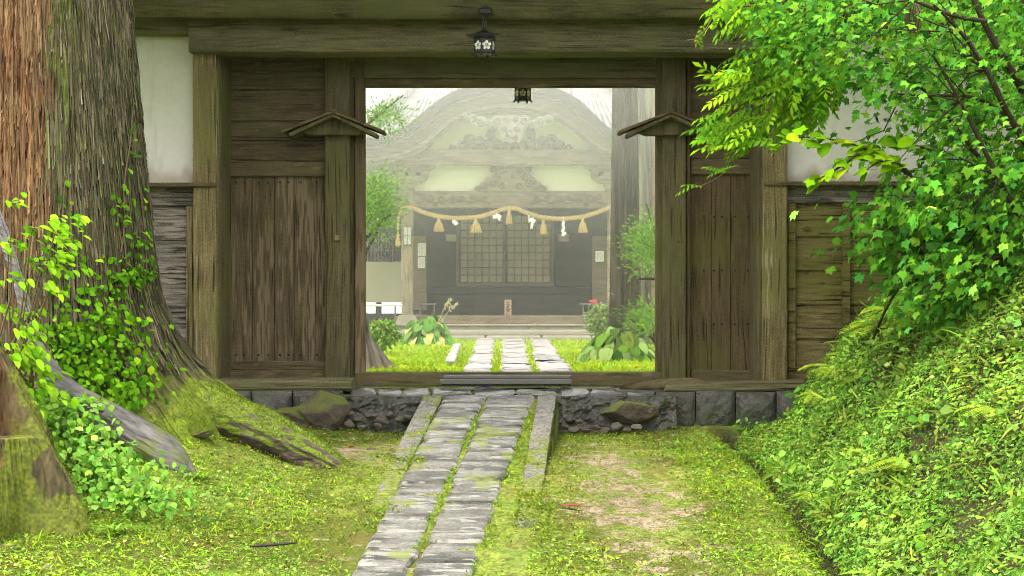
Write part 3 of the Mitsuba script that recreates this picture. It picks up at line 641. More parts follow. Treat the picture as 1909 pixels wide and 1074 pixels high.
for s in (-1, 1):
    part(GT, 'rear_pillar', box(s*2.5-.12, s*2.5+.12, 20.08, 20.32, -.06, 3.8), 'pillar_wood')
    part(GT, 'tie_beam', box(s*2.55-.08, s*2.55+.08, 17.9, 20.1, 3.1, 3.36), 'beam_wood')
part(GT, 'upper_wall', box(-3.2, 3.2, 18.1, 18.2, 3.37, 4.6), 'door_wood')
part(GT, 'rear_beam', box(-2.6, 2.6, 18.62, 18.78, wz(150, 18.62), wz(96, 18.62)), 'beam_wood')

# ------------------------------------------------------------------ side walls of the gate
def side_wall(L, label):
    s = thing('side_wall', label, 'wall'); D = 17.78
    P = lambda n, mat, *a, **k: part(s, n, pbox(*a, **k), mat)
    if L:
        P('top_beam', 'beam_wood', -20, 28, 379, 62, 17.52, .3, b=.012)
        P('plaster_panel', 'plaster', -20, 61, 361, 343, D, .1)
        P('rail', 'rail_wood', -20, 340.5, 403, 348.5, 17.56, .3)
        P('head_board', 'grey_plank', -20, 346, 366, 383, D-.05, .05)
        P('post', 'pillar_wood', 347, 384, 360.5, 722, D-.06, .1)
        ys, x0, x1, mat = (385, 447, 509, 571.5, 634, 696, 724), -20, 348, 'grey_plank'
        cuts = (x0, 118, x1)
    else:
        P('top_beam', 'beam_wood', 1449, 28, 2160, 62, 17.52, .3, b=.012)
        P('plaster_panel', 'plaster', 1467, 61, 2160, 340, D, .1)
        P('rail', 'rail_wood', 1425, 338, 2160, 346, 17.56, .3)
        P('head_board', 'grey_plank', 1458, 344, 2160, 378, D-.05, .05)
        for x in (1469, 1571, 1673, 1775, 1877): P('batten', 'olive_plank', x, 378.5, x+15, 691, D-.07, .05)
        P('bottom_beam', 'olive_plank', 1468.5, 691, 2160, 724, D-.04, .2)
        ys, mat, cuts = (378, 441, 504, 567.5, 631, 691), 'olive_plank', (1476, 1578, 1680, 1782, 1884, 2160)
    for a, b in zip(cuts, cuts[1:]):
        for y0, y1 in zip(ys, ys[1:]):
            v, f = box(wx(a, D)+.003, wx(b, D)-.003, D+.012, D+.03, wz(y1, D), wz(y0, D)+.012, .002)
            v = v.copy(); v[:, 1] -= .03*(wz(y0, D)-v[:, 2])/(wz(y0, D)-wz(y1, D))
            part(s, 'plank', (v, f), mat)
    part(s, 'backing', box(wx(cuts[0]-(0 if L else 20), 18), wx(cuts[-1]+(18 if L else 0), 18), D+.12, D+.16, -.1, 3.1), 'door_wood')
side_wall(True, 'gate side wall with white plaster above grey clapboards, behind the cedar trunk')
side_wall(False, 'gate side wall with white plaster above olive clapboards, behind the maple leaves')

# ------------------------------------------------------------------ step, lanterns
st = thing('wooden_step', 'low slatted wooden step lying across the door sill', 'step')
part(st, 'plank', pbox(826, 700, 1064, 706, 17.98, .10, .004), 'wet_plank')
part(st, 'plank', pbox(820, 708, 1066, 716.5, 17.84, .11, .004), 'wet_plank')
for x in (832, 940, 1046): part(st, 'bearer', pbox(x, 710, x+14, 721, 17.90, .2, .004), 'iron')
part(st, 'riser', pbox(824, 716.5, 1064, 721, 17.93, .02, .002), 'iron')
def lantern(cx, y0, y1, wpx, d, label, turn, chain_top, roof=True):
    L = thing('hanging_lantern', label, 'lantern', None)
    s = d/F; R = wpx/2*s/math.cos(math.pi/6)*.98; zb, zt = wz(y1, d), wz(y0, d); c = np.array([wx(cx, d), d, 0]); H = zt-zb
    def ring(r, z): a = np.arange(6)*math.pi/3+turn; return np.c_[c[0]+r*np.cos(a), c[1]+r*np.sin(a), a*0+z]
    def prism(rs, zs):
        v = np.vstack([ring(r, z) for r, z in zip(rs, zs)]); f = grid_faces(len(rs), 6, True); f = np.vstack([f[:, [0, 1, 2]], f[:, [0, 2, 3]]]); n = len(v)
        v = np.vstack([v, [c[0], c[1], zs[0]], [c[0], c[1], zs[-1]]]); j = np.arange(6); e = (len(rs)-1)*6
        return v, np.vstack([f, np.stack([(j+1) % 6, j, j*0+n], 1), np.stack([e+j, e+(j+1) % 6, j*0+n+1], 1)])
    part(L, 'body', prism([R*.90, R*.90], [zb+H*.02, zt]), 'iron')
    part(L, 'base', prism([R*1.0, R*1.06, R*1.0, R*.9], [zb-H*.06, zb-H*.02, zb+H*.04, zb+H*.06]), 'iron')
    part(L, 'collar', prism([R*.96, R*1.04, R*1.0], [zt-H*.08, zt-H*.02, zt+H*.02]), 'iron')
    for k in range(6):
        am = (k+.5)*math.pi/3+turn; n = np.array([math.cos(am), math.sin(am), 0]); t = np.array([-n[1], n[0], 0]); ap = R*.90*math.cos(math.pi/6)
        a = k*math.pi/3+turn; q = c+np.array([math.cos(a), math.sin(a), 0])*R*.94
        part(L, 'bar', tube([q+[0, 0, zb], q+[0, 0, zt]], R*.07, 6), 'iron')
        part(L, 'foot', tube([q+[0, 0, zb+.0], q*1+np.array([math.cos(a), math.sin(a), 0])*R*.16+[0, 0, zb-H*.16]], [R*.10, R*.14], 6), 'iron')
        fc = c+n*ap+np.array([0, 0, zb+H*.5]); r0 = min(R*.41, H*.36)
        for (u, w, r) in [(0, 0, .15)]+[(math.cos(b), math.sin(b), .36) for b in math.pi/2+np.arange(5)*2*math.pi/5]:
            o = fc+t*u*r0*.66+np.array([0, 0, w*r0*.66])
            part(L, 'pane', tube([o, o+n*.004], r0*r, 14), 'lamp_paper')
    if roof: part(L, 'roof', prism([R*1.1, R*1.78, R*1.75, R*1.0, R*.42, R*.2, R*.12], [zt+H*.02, zt+H*.16, zt+H*.22, zt+H*.30, zt+H*.48, zt+H*.56, zt+H*.75]), 'iron')
    z = zt+H*.72; ztop = wz(chain_top, d); i = 0; ll = .062
    while z < ztop:
        a = np.linspace(0, 2*np.pi, 13); ax = (1, 0) if i % 2 == 0 else (0, 1)
        part(L, 'chain_link', tube(np.c_[c[0]+.016*np.cos(a)*ax[0], c[1]+.016*np.cos(a)*ax[1], z+ll/2+ll*.6*np.sin(a)], .006, 5, caps=False), 'iron')
        z += ll; i += 1
    return L, c
L1, c1 = lantern(903, 72, 100, 37, 16.95, 'black iron hanging lantern with a round flower crest, in front of the lintel', .28, 18)
part(L1, 'hook', pbox(893, 15, 917, 26, 16.93, .06), 'iron'); part(L1, 'hook_stem', pbox(903, -20, 909, 18, 16.95, .02), 'iron')
lantern(974.5, 162, 187, 27, 19.05, 'small black iron lantern half hidden by the door head, hanging behind the gate', 0, 128)
# ------------------------------------------------------------------ the hall behind the mist
SH = thing('temple_hall', 'wooden temple hall with curved gable porch, pale in the mist beyond the gate', 'temple')
S = lambda name, mat, *a, **k: part(SH, name, pbox(*a, **k), mat)
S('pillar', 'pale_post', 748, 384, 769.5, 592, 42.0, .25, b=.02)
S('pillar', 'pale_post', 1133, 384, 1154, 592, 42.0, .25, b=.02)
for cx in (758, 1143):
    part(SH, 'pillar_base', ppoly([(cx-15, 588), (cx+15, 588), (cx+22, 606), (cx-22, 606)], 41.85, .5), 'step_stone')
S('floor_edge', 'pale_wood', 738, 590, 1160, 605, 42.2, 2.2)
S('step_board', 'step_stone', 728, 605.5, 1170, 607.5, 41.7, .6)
xs = [730, 778, 832, 869, 908, 950, 985, 1020, 1066, 1110, 1160]
for a, b in zip(xs, xs[1:]):
    S('step_stone', 'step_stone', a+.6, 608, b-.6, 615, 41.78, .5)
S('step_backing', 'step_stone', 731, 608.5, 1159, 615.2, 41.86, .4)
S('step_slab', 'step_stone', 722, 615.5, 1176, 626, 41.4, .9, b=.03)
for a, b in ((700, 812), (812, 905), (905, 1010), (1010, 1104), (1104, 1190)): S('base_stone', 'step_stone', a+.8, 626.5, b-.8, 641, 41.0, 1.3, b=.03)
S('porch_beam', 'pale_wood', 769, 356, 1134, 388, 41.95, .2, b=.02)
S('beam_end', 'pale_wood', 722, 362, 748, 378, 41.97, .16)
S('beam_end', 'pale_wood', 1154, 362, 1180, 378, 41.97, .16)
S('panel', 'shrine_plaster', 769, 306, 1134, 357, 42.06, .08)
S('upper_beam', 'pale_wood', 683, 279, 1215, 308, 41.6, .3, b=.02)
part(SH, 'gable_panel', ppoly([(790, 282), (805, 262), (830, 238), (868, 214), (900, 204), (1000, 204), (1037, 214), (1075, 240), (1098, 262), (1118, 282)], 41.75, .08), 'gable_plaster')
# bracket sets over the porch pillars
for cx, s in ((758, 1), (1143, -1)):
    bk = fresh(f'{SH}__bracket'); put(bk, ppoly([(cx-13, 353), (cx-17, 342), (cx+17, 342), (cx+13, 353)], 41.8, .35), 'pale_wood')
    ppp = lambda n, pts, d=41.78, th=.3: part(bk, n, ppoly(pts, d, th), 'pale_wood')
    part(bk, 'capital', pbox(cx-15, 353, cx+15, 384, 41.98, .28), 'pale_post')
    ppp('arm', [(cx-26, 341), (cx-38, 334), (cx-41, 327), (cx+41, 327), (cx+38, 334), (cx+26, 341)])
    for o in (-33, -11, 11, 33): ppp('block', [(cx+o-6, 326.6), (cx+o-8, 320), (cx+o+8, 320), (cx+o+6, 326.6)], 41.72)
    ppp('arm', [(cx-38, 319.6), (cx-52, 313), (cx-54, 308.4), (cx+54, 308.4), (cx+52, 313), (cx+38, 319.6)], 41.75)
    for o in (-46, -23, 0, 23, 46): ppp('small_block', [(cx+o-4, 314), (cx+o-6, 309), (cx+o+6, 309), (cx+o+4, 314)], 41.66, .1)
# curved gable: layers of bark roof edge and barge boards
UP = [(640, 262), (683, 257), (720, 250), (750, 238), (782, 215), (815, 188), (845, 171), (880, 159), (920, 153), (950, 151), (980, 153), (1018, 159), (1052, 171), (1082, 188), (1110, 215), (1136, 238), (1164, 250), (1200, 257), (1245, 262)]
LO = [(640, 312), (683, 309), (722, 303), (760, 293), (792, 280), (812, 263), (836, 242), (872, 221), (905, 212), (950, 209), (995, 212), (1028, 221), (1064, 242), (1088, 263), (1108, 280), (1138, 293), (1174, 303), (1205, 309), (1245, 312)]
def curve(t):
    a, b = np.array(UP, float), np.array(LO, float); q = a*(1-t)+b*t
    from scipy.interpolate import CubicSpline
    k = np.arange(len(q)); return CubicSpline(k, q)(np.linspace(0, len(q)-1, 90))
def band(t0, t1, d, th): return ppoly(np.vstack([curve(t0), curve(t1)[::-1]]), d, th)
ar = fresh(f'{SH}__porch_roof'); put(ar, band(0, .30, 40.9, 3.2), 'bark_roof', smooth=30)
part(ar, 'eave_board', band(.302, .44, 41.0, 2.4), 'arch_wood', smooth=30)
part(ar, 'barge_board', band(.445, .70, 41.1, .12), 'arch_wood', smooth=30)
part(ar, 'barge_board', band(.705, .86, 41.16, .12), 'pale_wood', smooth=30)
part(ar, 'barge_board', band(.865, 1.0, 41.24, .10), 'arch_wood', smooth=30)
# carvings: silhouettes with raised scrolls
def scrolls(items, d, r0=.015):
    out = []
    for x, y, r, turns, fl in items:
        t = np.linspace(0, 1, 26); a = t*turns*2*np.pi; rr = r*(1-.86*t)
        out.append(tube(np.c_[wx(x+fl*rr*np.cos(a), d), t*0+d, wz(y+rr*np.sin(a), d)], r0*(1-.4*t), 5))
    return cat(out)
def sil(circs, extra=()): return unary_union([Point(x, y).buffer(r) for x, y, r in circs]+[Polygon(e) for e in extra])
c0 = 952
def both(cs): return [(c0+x, y, r) for x, y, r in cs]+[(c0-x, y, r) for x, y, r in cs if x]
cv = fresh(f'{SH}__frog_leg_carving')
put(cv, ppoly(sil(both([(62, 352, 6), (50, 347, 9), (37, 341, 13), (22, 334, 18), (0, 330, 20), (32, 316, 8), (20, 318, 12), (0, 316, 12)]), [[(c0-70, 357), (c0-60, 346), (c0+60, 346), (c0+70, 357)]]), 41.90, .12), 'pale_wood')
sc = []
for s in (-1, 1):
    sc += [(c0+s*60, 350, 6, 1.5, s), (c0+s*48, 346, 7, 1.6, s), (c0+s*34, 341, 8, 1.6, s), (c0+s*26, 328, 7, 1.6, -s), (c0+s*32, 316, 6, 1.5, s), (c0+s*16, 318, 6, 1.5, -s), (c0+s*16, 346, 7, 1.5, s)]
part(cv, 'scroll', scrolls(sc, 41.89), 'carving_line', smooth=40, kind='stuff')
part(cv, 'medallion', scrolls([(c0, 331, 11, 1, 1), (c0, 331, 7, 1, 1)], 41.88, .03), 'pale_wood', smooth=40)
cv = fresh(f'{SH}__cloud_carving')
put(cv, ppoly(sil(both([(108, 276, 7), (92, 271, 9), (76, 264, 14), (60, 268, 14), (44, 272, 13), (26, 272, 12), (8, 274, 10), (0, 274, 10), (38, 252, 9), (36, 243, 8)]), [[(c0-114, 280), (c0-80, 266), (c0+80, 266), (c0+114, 280)]]), 41.66, .1), 'arch_wood')
sc = []
for s in (-1, 1):
    sc += [(c0+s*x, y, r, 1.5, s*f) for x, y, r, f in ((106, 275, 5, 1), (91, 271, 6, -1), (74, 262, 9, 1), (62, 272, 6, 1), (46, 271, 7, -1), (28, 273, 6, 1), (10, 275, 6, -1), (82, 273, 5, 1), (38, 258, 5, 1))]
part(cv, 'scroll', scrolls(sc, 41.65), 'carving_line', smooth=40, kind='stuff')
cv = fresh(f'{SH}__pendant_carving')
put(cv, ppoly(sil(both([(70, 222, 9), (56, 227, 11), (42, 232, 8), (24, 226, 12), (10, 228, 12), (0, 228, 14), (0, 249, 17), (12, 243, 10), (8, 256, 8), (84, 217, 5)])), 41.0, .09), 'carving_pale')
sc = []
for s in (-1, 1):
    sc += [(c0+s*x, y, r, 1.5, s*f) for x, y, r, f in ((70, 222, 7, 1), (55, 228, 8, -1), (40, 232, 5, 1), (25, 225, 8, 1), (9, 222, 6, -1), (12, 240, 6, 1), (84, 217, 4, 1), (7, 255, 6, 1))]
sc += [(c0, 248, 12, 1, 1)]
part(cv, 'scroll', scrolls(sc, 40.99), 'arch_wood', smooth=40, kind='stuff')
sc = []
for s in (-1, 1):
    for x, y, r, f in ((150, 370, 9, 1), (128, 372, 8, -1), (108, 369, 6, 1), (92, 371, 8, 1), (70, 367, 6, -1), (50, 371, 7, 1), (165, 366, 6, -1), (140, 380, 5, 1)): sc.append((c0+s*x, y, r, 1.4, s*f))
tb = [tube([at(c0+s*x, y+3*math.sin(x*.19), 41.94) for x in np.linspace(36, 172, 40) for y in (376,)], .016, 5) for s in (-1, 1)]
part(SH, 'beam_carving', cat([scrolls(sc, 41.94, .018)]+tb), 'carving_line', smooth=40, kind='stuff')
# main roof with round tile rows
tr = fresh(f'{SH}__main_roof')
A, B, C_, D_ = at(668, 266, 43.2), at(1238, 266, 43.2), at(1070, 92, 49.5), at(838, 92, 49.5)
m = np.array([A, B, C_, D_, A+[-1.6, 9, .2], B+[1.6, 9, .2]]); put(tr, (m, np.array([[0, 1, 2], [0, 2, 3], [4, 0, 3], [1, 5, 2]])), 'roof_tile')
rows_ = []
for i in range(46):
    t = (i+.5)/46; p = A+(B-A)*t; top = 1.0 if .30 < t < .70 else min(t, 1-t)/.30
    q = p+((D_+(C_-D_)*np.clip((t-.3)/.4, 0, 1))-p)*top
    rows_.append(tube([p+[0, 0, .03], q+[0, 0, .03]], .06, 6))
part(tr, 'tile_row', cat(rows_), 'roof_tile', smooth=40, kind='stuff')
for (p, q) in ((A, D_), (B, C_)):
    for k in range(16):
        a, b = p+(q-p)*(k/16), p+(q-p)*((k+.88)/16)
        v, f = beam(a+[0, 0, .10], b+[0, 0, .16], .34, .22, .02); part(tr, 'ridge_tile', (v, f), 'roof_tile')
# hall front under the porch
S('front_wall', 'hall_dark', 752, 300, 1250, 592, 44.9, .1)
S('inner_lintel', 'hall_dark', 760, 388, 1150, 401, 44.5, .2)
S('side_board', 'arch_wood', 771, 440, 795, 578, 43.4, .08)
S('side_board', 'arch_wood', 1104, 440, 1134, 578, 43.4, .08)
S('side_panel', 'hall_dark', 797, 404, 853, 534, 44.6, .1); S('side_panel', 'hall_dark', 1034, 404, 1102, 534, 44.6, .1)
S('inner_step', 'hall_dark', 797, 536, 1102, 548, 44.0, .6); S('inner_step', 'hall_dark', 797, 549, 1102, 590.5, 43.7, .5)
for x0 in (857, 944):
    dr_ = fresh(f'{SH}__lattice_door'); put(dr_, pbox(x0, 402, x0+83, 532, 44.46, .02), 'lattice_wood')
    px_, py_ = 80/6, 13.85
    for i in range(6):
        for j in range(9):
            part(dr_, 'pane', pbox(x0+1.5+i*px_+.9, 402+j*py_+.9, x0+1.5+(i+1)*px_-.9, 402+(j+1)*py_-.9, 44.44, .02, .002), 'pane_paper')
    for i in range(7): part(dr_, 'bar', pbox(x0+1.5+i*px_-.9, 402, x0+1.5+i*px_+.9, 527, 44.40, .05, .004), 'lattice_wood')
    for j in range(10): part(dr_, 'bar', pbox(x0+1.5, 402+j*py_-.8, x0+81.5, 402+j*py_+.8, 44.41, .05, .004), 'lattice_wood')
for x in (853, 939.5, 1030): S('door_post', 'lattice_wood', x-2.5, 400, x+2.5, 535, 44.36, .1)
S('door_rail', 'lattice_wood', 853, 527.6, 1032, 535, 44.35, .1)
# left wing
WG = thing('hall_wing', 'low plastered wing with a barred window, left of the temple hall', 'building')
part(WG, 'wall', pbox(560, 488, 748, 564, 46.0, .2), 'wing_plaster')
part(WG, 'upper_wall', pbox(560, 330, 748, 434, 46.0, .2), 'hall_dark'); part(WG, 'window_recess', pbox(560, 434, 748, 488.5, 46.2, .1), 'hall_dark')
for i in range(16): part(WG, 'window_bar', pbox(645+i*6.6, 434, 647+i*6.6, 488, 46.02, .06), 'lattice_wood')
for y in (445, 466): part(WG, 'window_rail', pbox(560, y, 748, y+2, 46.05, .05), 'lattice_wood')
part(WG, 'eave', pbox(560, 306, 745, 330, 45.2, 1.2), 'arch_wood')
part(WG, 'stilt', pbox(700, 564, 711, 586, 46.05, .15), 'hall_dark'); part(WG, 'base', pbox(560, 585, 752, 640, 46.0, .6), 'hall_dark')
# writing, papers and lamps of the porch
def marks(parent, x0, y0, x1, y1, d, n, seed):
    rg = RNG(seed); out = []
    for i in range(n):
        x = x0+(x1-x0)*(i+.5)/n; y = y0
        while y < y1-1.2:
            h = rg.uniform(.5, 1.3); out.append(pbox(x-.22, y, x+.22, min(y+h, y1), d, .004, .0005)); y += h+rg.uniform(.3, .7)
    part(parent, 'writing', cat(out), 'ink', kind='stuff')
for (x0, y0, x1, y1, d, n, label) in ((779, 453, 794, 477, 43.37, 4, 'white sheet of writing, upper one on the left porch board'), (779, 479, 792.5, 500, 43.37, 4, 'white sheet of writing, lower one on the left porch board'),
                                  (1110, 468, 1126, 488, 43.37, 4, 'white sheet of writing on the right porch board'), (831, 437, 851, 450, 44.57, 0, 'small pale plate on the dark panel left of the lattice doors'),
                                  (1041, 437, 1061, 450, 44.57, 0, 'small pale plate on the dark panel right of the lattice doors')):
    k = thing('notice', label, 'notice'); part(k, 'sheet', pbox(x0, y0, x1, y1, d, .015, .002), 'notice_paper' if n else 'pane_paper')
    if n: marks(k, x0+2, y0+2.5, x1-2, y1-2.5, d-.006, n, int(x0))
k = thing('wall_lamp', 'long white box lamp on the left porch pillar', 'lamp')
part(k, 'case', pbox(751.5, 422, 767.5, 458, 41.93, .07), 'pale_wood')
for (a, b, c, d_) in ((753, 424, 758.6, 439), (760, 424, 766, 439), (753, 440.6, 758.6, 456), (760, 440.6, 766, 456)): part(k, 'pane', pbox(a, b, c, d_, 41.915, .03, .003), 'bench_white')
k = thing('sign', 'narrow wooden no-shoes sign with black lettering, standing on the porch edge', 'sign')
part(k, 'board', pbox(940.5, 559, 953.5, 590, 42.5, .03), 'sign_board')
GL = {'土': [(.2, .65, .8, .65), (.5, .95, .5, .08), (.06, .08, .94, .08)],
      '足': [(.26, .93, .74, .93), (.26, .64, .74, .64), (.26, .93, .26, .64), (.74, .93, .74, .64), (.5, .64, .5, .14), (.5, .4, .82, .4), (.28, .46, .22, .2), (.24, .32, .06, .03), (.2, .22, .5, .08), (.5, .08, .94, .05)],
      '禁': [(.04, .84, .46, .84), (.25, .99, .25, .55), (.25, .8, .05, .6), (.25, .8, .45, .62), (.54, .84, .96, .84), (.75, .99, .75, .55), (.75, .8, .55, .6), (.75, .8, .95, .62), (.24, .45, .76, .45), (.08, .3, .92, .3), (.5, .3, .5, .02), (.32, .2, .14, .05), (.68, .2, .86, .05)],
      '止': [(.5, .95, .5, .08), (.5, .52, .84, .52), (.24, .64, .24, .08), (.05, .08, .95, .08)]}
dS = 42.49; out = []
for i, ch in enumerate('土足禁止'):
    x0, y0, w = 943.1, 561.5+i*6.9, 7.0; P2 = lambda u, v_: at(x0+u*w*1.05, y0+(1-v_)*w*.9, dS)
    for a, b, c, e in GL[ch]:
        out.append(beam(P2(a, b), P2(c, e), .008, .009, .001, up=(0, 1, 0)))
part(k, 'lettering', cat(out), 'ink')
# straw rope with tassels and paper streamers
RP = thing('straw_rope', 'twisted straw rope with tassels and white paper streamers slung across the porch', 'rope')
rp = np.array([(742, 438), (742, 420), (745, 400), (751, 388), (764, 387), (790, 396), (820, 404), (855, 407), (890, 404.5), (922, 396), (945, 389), (957, 388.5), (985, 398), (1012, 405.5), (1045, 408), (1080, 405), (1112, 396.5), (1140, 385)], float)
P3 = spline(np.array([at(x, y, 41.78) for x, y in rp]), 420); tg = np.gradient(P3, axis=0); tg /= np.linalg.norm(tg, axis=1, keepdims=True)
s_ = np.r_[0, np.cumsum(np.linalg.norm(np.diff(P3, axis=0), axis=1))]; n1 = np.tile([0, 1., 0], (len(P3), 1)); n2 = np.cross(tg, n1)
for k3 in range(3):
    a = s_/.30*2*np.pi+k3*2*np.pi/3; rr = np.interp(s_, [0, .5, 1.2], [.010, .018, .026])
    part(RP, 'strand', tube(P3+(n1*np.cos(a)[:, None]+n2*np.sin(a)[:, None])*rr[:, None], rr*.98, 7), 'straw', smooth=40)
def tassel(px, y0, y1, w, seed):
    rg = RNG(seed); top = at(px, y0, 41.76); L = (y1-y0)/F*41.76; W = w/F*41.76/2; out = [tube([top+[0, 0, .01], top-[0, 0, L*.2]], [.03, .035], 8)]
    for i in range(70):
        a = rg.random()*6.283; r = W*math.sqrt(rg.random()); l = L*rg.uniform(.9, 1.03)
        e = top+np.array([r*math.cos(a), r*math.sin(a)*.6, -l])
        out.append(tube([top-[0, 0, L*.12], top*.5+e*.5+[r*.12*math.cos(a), 0, 0], e], [.012, .012, .009], 4))
    part(RP, 'tassel', cat(out), 'straw', smooth=40)
for i, (px, y0, y1, w) in enumerate(((818, 406, 432, 20), (887, 408, 434, 23), (949, 391, 418, 12), (1013, 409, 437, 14), (1086, 406, 434, 18), (742, 437, 458, 10))): tassel(px, y0, y1, w, 30+i)
def shide(cx, y0, pts, seed):
    rg = RNG(seed); out = []; d = 41.74
    for i, (ox, oy, w, h, r) in enumerate(pts):
        c = at(cx+ox, y0+oy, d-.012*i); s = d/F
        v, f = box(-w*s/2, w*s/2, -.004, .004, -h*s/2, h*s/2, .001); v, f = about((v, f), (0, 0, 0), [0, 1, 0], r); v, f = about((v, f), (0, 0, 0), [0, 0, 1], rg.uniform(-35, 35))
        out.append((v+c, f))
    part(RP, 'paper_streamer', cat(out), 'white_paper')
shide(848, 408, [(0, 2, 2, 6, 0), (-1, 6, 9, 6, 10), (2, 9, 8, 5, -15)], 1)
shide(926, 398, [(0, 1, 2, 5, 0), (-3, 6, 9, 7, -10), (4, 6, 8, 8, 20), (5, 11, 5, 4, 30)], 2)
shide(990, 402, [(-4, 2, 2, 6, 0), (0, 8, 11, 7, -15), (5, 10, 7, 7, 20), (2, 16, 5, 8, 10), (1, 22, 4, 5, 0)], 3)
shide(1050, 406, [(0, 3, 2, 8, 0), (0, 11, 5, 8, 15), (1, 18, 5, 7, -20), (-1, 24, 6, 6, 20), (2, 29, 8, 5, -10), (0, 32, 6, 5, 20)], 4)
def table(label, x0, x1, y, yb, d, top, legs, th=3):
    k = thing('bench', label, 'bench'); part(k, 'top', pbox(x0, y, x1, y+th, d, .45), top)
    for x in legs:
        part(k, 'leg', pbox(x, y+th+.1, x+2, yb, d+.05, .03), 'metal_leg'); part(k, 'leg', pbox(x+1, y+th+.1, x+3, yb-3, d+.38, .03), 'metal_leg')
table('long white-topped bench left of the temple hall', 640, 749, 567.5, 622, 40.2, 'bench_white', (660, 735), 4)
table('small grey metal stand left of the porch doors', 781, 812, 566, 594, 42.4, 'metal_leg', (782, 808), 2.5)
table('dark metal stand right of the porch doors under the red cloth', 1081, 1134, 566, 606, 42.0, 'metal_leg', (1086, 1096, 1128), 2.5)
cl, fc = rock(at(1107, 563.5, 42.15), (.125, .12, .06), 3, sub=3, rough=.4); solo('folded_cloth', (cl, fc), 'red_cloth', 'crumpled bright red cloth lying on the dark metal stand', 'cloth', smooth=40)
# yard plants
YC = [(.10, .26, .035), (.16, .34, .04), (.07, .17, .03), (.22, .38, .06)]
def hosta(label, px, py, d, wpx, n, seed, tall=1.):
    rg = RNG(seed); c = at(px, py, d); W = wpx/2/F*d; k = thing('hosta', label, 'plant')
    z0 = float(ground_z(c[0], c[1]))
    c[2] = max(c[2], z0)
    a = rg.random(n)*2*np.pi; rr = np.sqrt(rg.random(n))
    pos = np.c_[c[0]+W*rr*np.cos(a)*.75, c[1]+W*rr*np.sin(a)*.55, c[2]+tall*W*(.95-.85*rr**1.6)*rg.uniform(.55, 1.0, n)]
    hd = np.c_[np.cos(a), np.sin(a)*.8-.35, -.3-.7*rr]; nr = np.c_[np.cos(a)*.3, np.sin(a)*.3-.25, np.ones(n)]+rg.normal(0, .2, (n, 3))
    hd = hd+rg.normal(0, .15, (n, 3)); s = np.full(n, W*.36)*rg.uniform(.75, 1.2, n)
    ms = [leaf(1, .78, 6, .16, .35, .75, .1, .02), leaf(1, .68, 6, .12, .5, .75, .1, .03)]
    leafy(k, 'leaf', ms, frames(nr, hd), pos, s, palette(n, YC+[(.42, .52, .26)], rg, .4), 'leaf_soft', 300)
    st = [tube([[c[0], c[1], c[2]-.05], [*(q[:2]*.5+c[:2]*.5), q[2]*.6+c[2]*.4], q], [.010, .008, .006], 4) for q in pos[::2]]
    part(k, 'stalk', cat(st), 'vine_stem', kind='stuff')
    return k, c, W
k, c, W = hosta('big-leaved green hosta clump at the hall steps, left of the yard path', 798, 636, 36., 116, 120, 1, 1.15)
for i, (dx, tz) in enumerate(((.34, .78), (.44, .70))):
    p = c+[dx*.5, -.1, .3]; q = np.array([c[0]+dx*1.25, c[1]-.15, c[2]+tz]); st = tube([p, (p+q)/2+[0, 0, .06], q], [.008, .007, .005], 5)
    bl = [rock(q*(1-t)+((p+q)/2+[0, 0, .06])*t+RNG(i*40+j).normal(0, .02, 3), (.016, .016, .024), j, sub=1) for j, t in enumerate(np.linspace(0, .8, 22))]
    part(k, 'flower_stalk', cat([st]+bl), 'dry_stalk')
hosta('big-leaved green hosta clump right of the yard path, close behind the gate', 1150, 668, 26.5, 172, 170, 2, .82)
def bush(name, label, px, py, d, rx, rz, n, size, cols, seed, mat='leaf_soft', mesh=None, catg='bush', lift=1.0, flat=0.):
    rg = RNG(seed); c = at(px, py, d); Rx, Rz = rx/F*d, rz/F*d; k = thing(name, label, catg)
    u = rg.normal(size=(n, 3)); u /= np.linalg.norm(u, axis=1, keepdims=True); u *= (.55+.45*rg.random((n, 1))**.5)*(.75+.5*meshkit.noise(u*2.5+seed)[:, None])
    pos = c+u*[Rx, Rx*.8, Rz]; hd = u*[1, 1, .6]+rg.normal(0, .5, (n, 3)); nr = u*(1-flat)+rg.normal(0, .35, (n, 3))+[0, -.2, .8]
    leafy(k, 'leaf', mesh or [leaf(1, .42, 3, .15, .25)], frames(nr, hd), pos, size*rg.uniform(.7, 1.25, n), palette(n, cols, rg), mat, 40)
    return k, c
k, c = bush('azalea_bush', 'light green leafy bush beside the tree root at the left of the yard', 712, 624, 30, 30, 22, 700, .10, [(.20, .36, .05), (.30, .46, .07), (.14, .28, .04)], 3)
part(k, 'stem', tube([[c[0], c[1], float(ground_z(c[0], c[1]))-.05], c], .02, 6), 'branch_bark')
k, c = bush('clipped_bush', 'pale round bush in front of the right trunk by the hall steps', 1118, 597, 37, 24, 26, 900, .09, [(.26, .36, .10), (.36, .44, .16), (.16, .28, .05)], 4)
part(k, 'stem', tube([[c[0], c[1], float(ground_z(c[0], c[1]))-.05], c], .03, 6), 'branch_bark')
needle = [leaf(1, .30, 2, .1, .2)]
CONC = [(.10, .24, .03), (.18, .34, .04), (.28, .44, .06), (.13, .28, .05)]
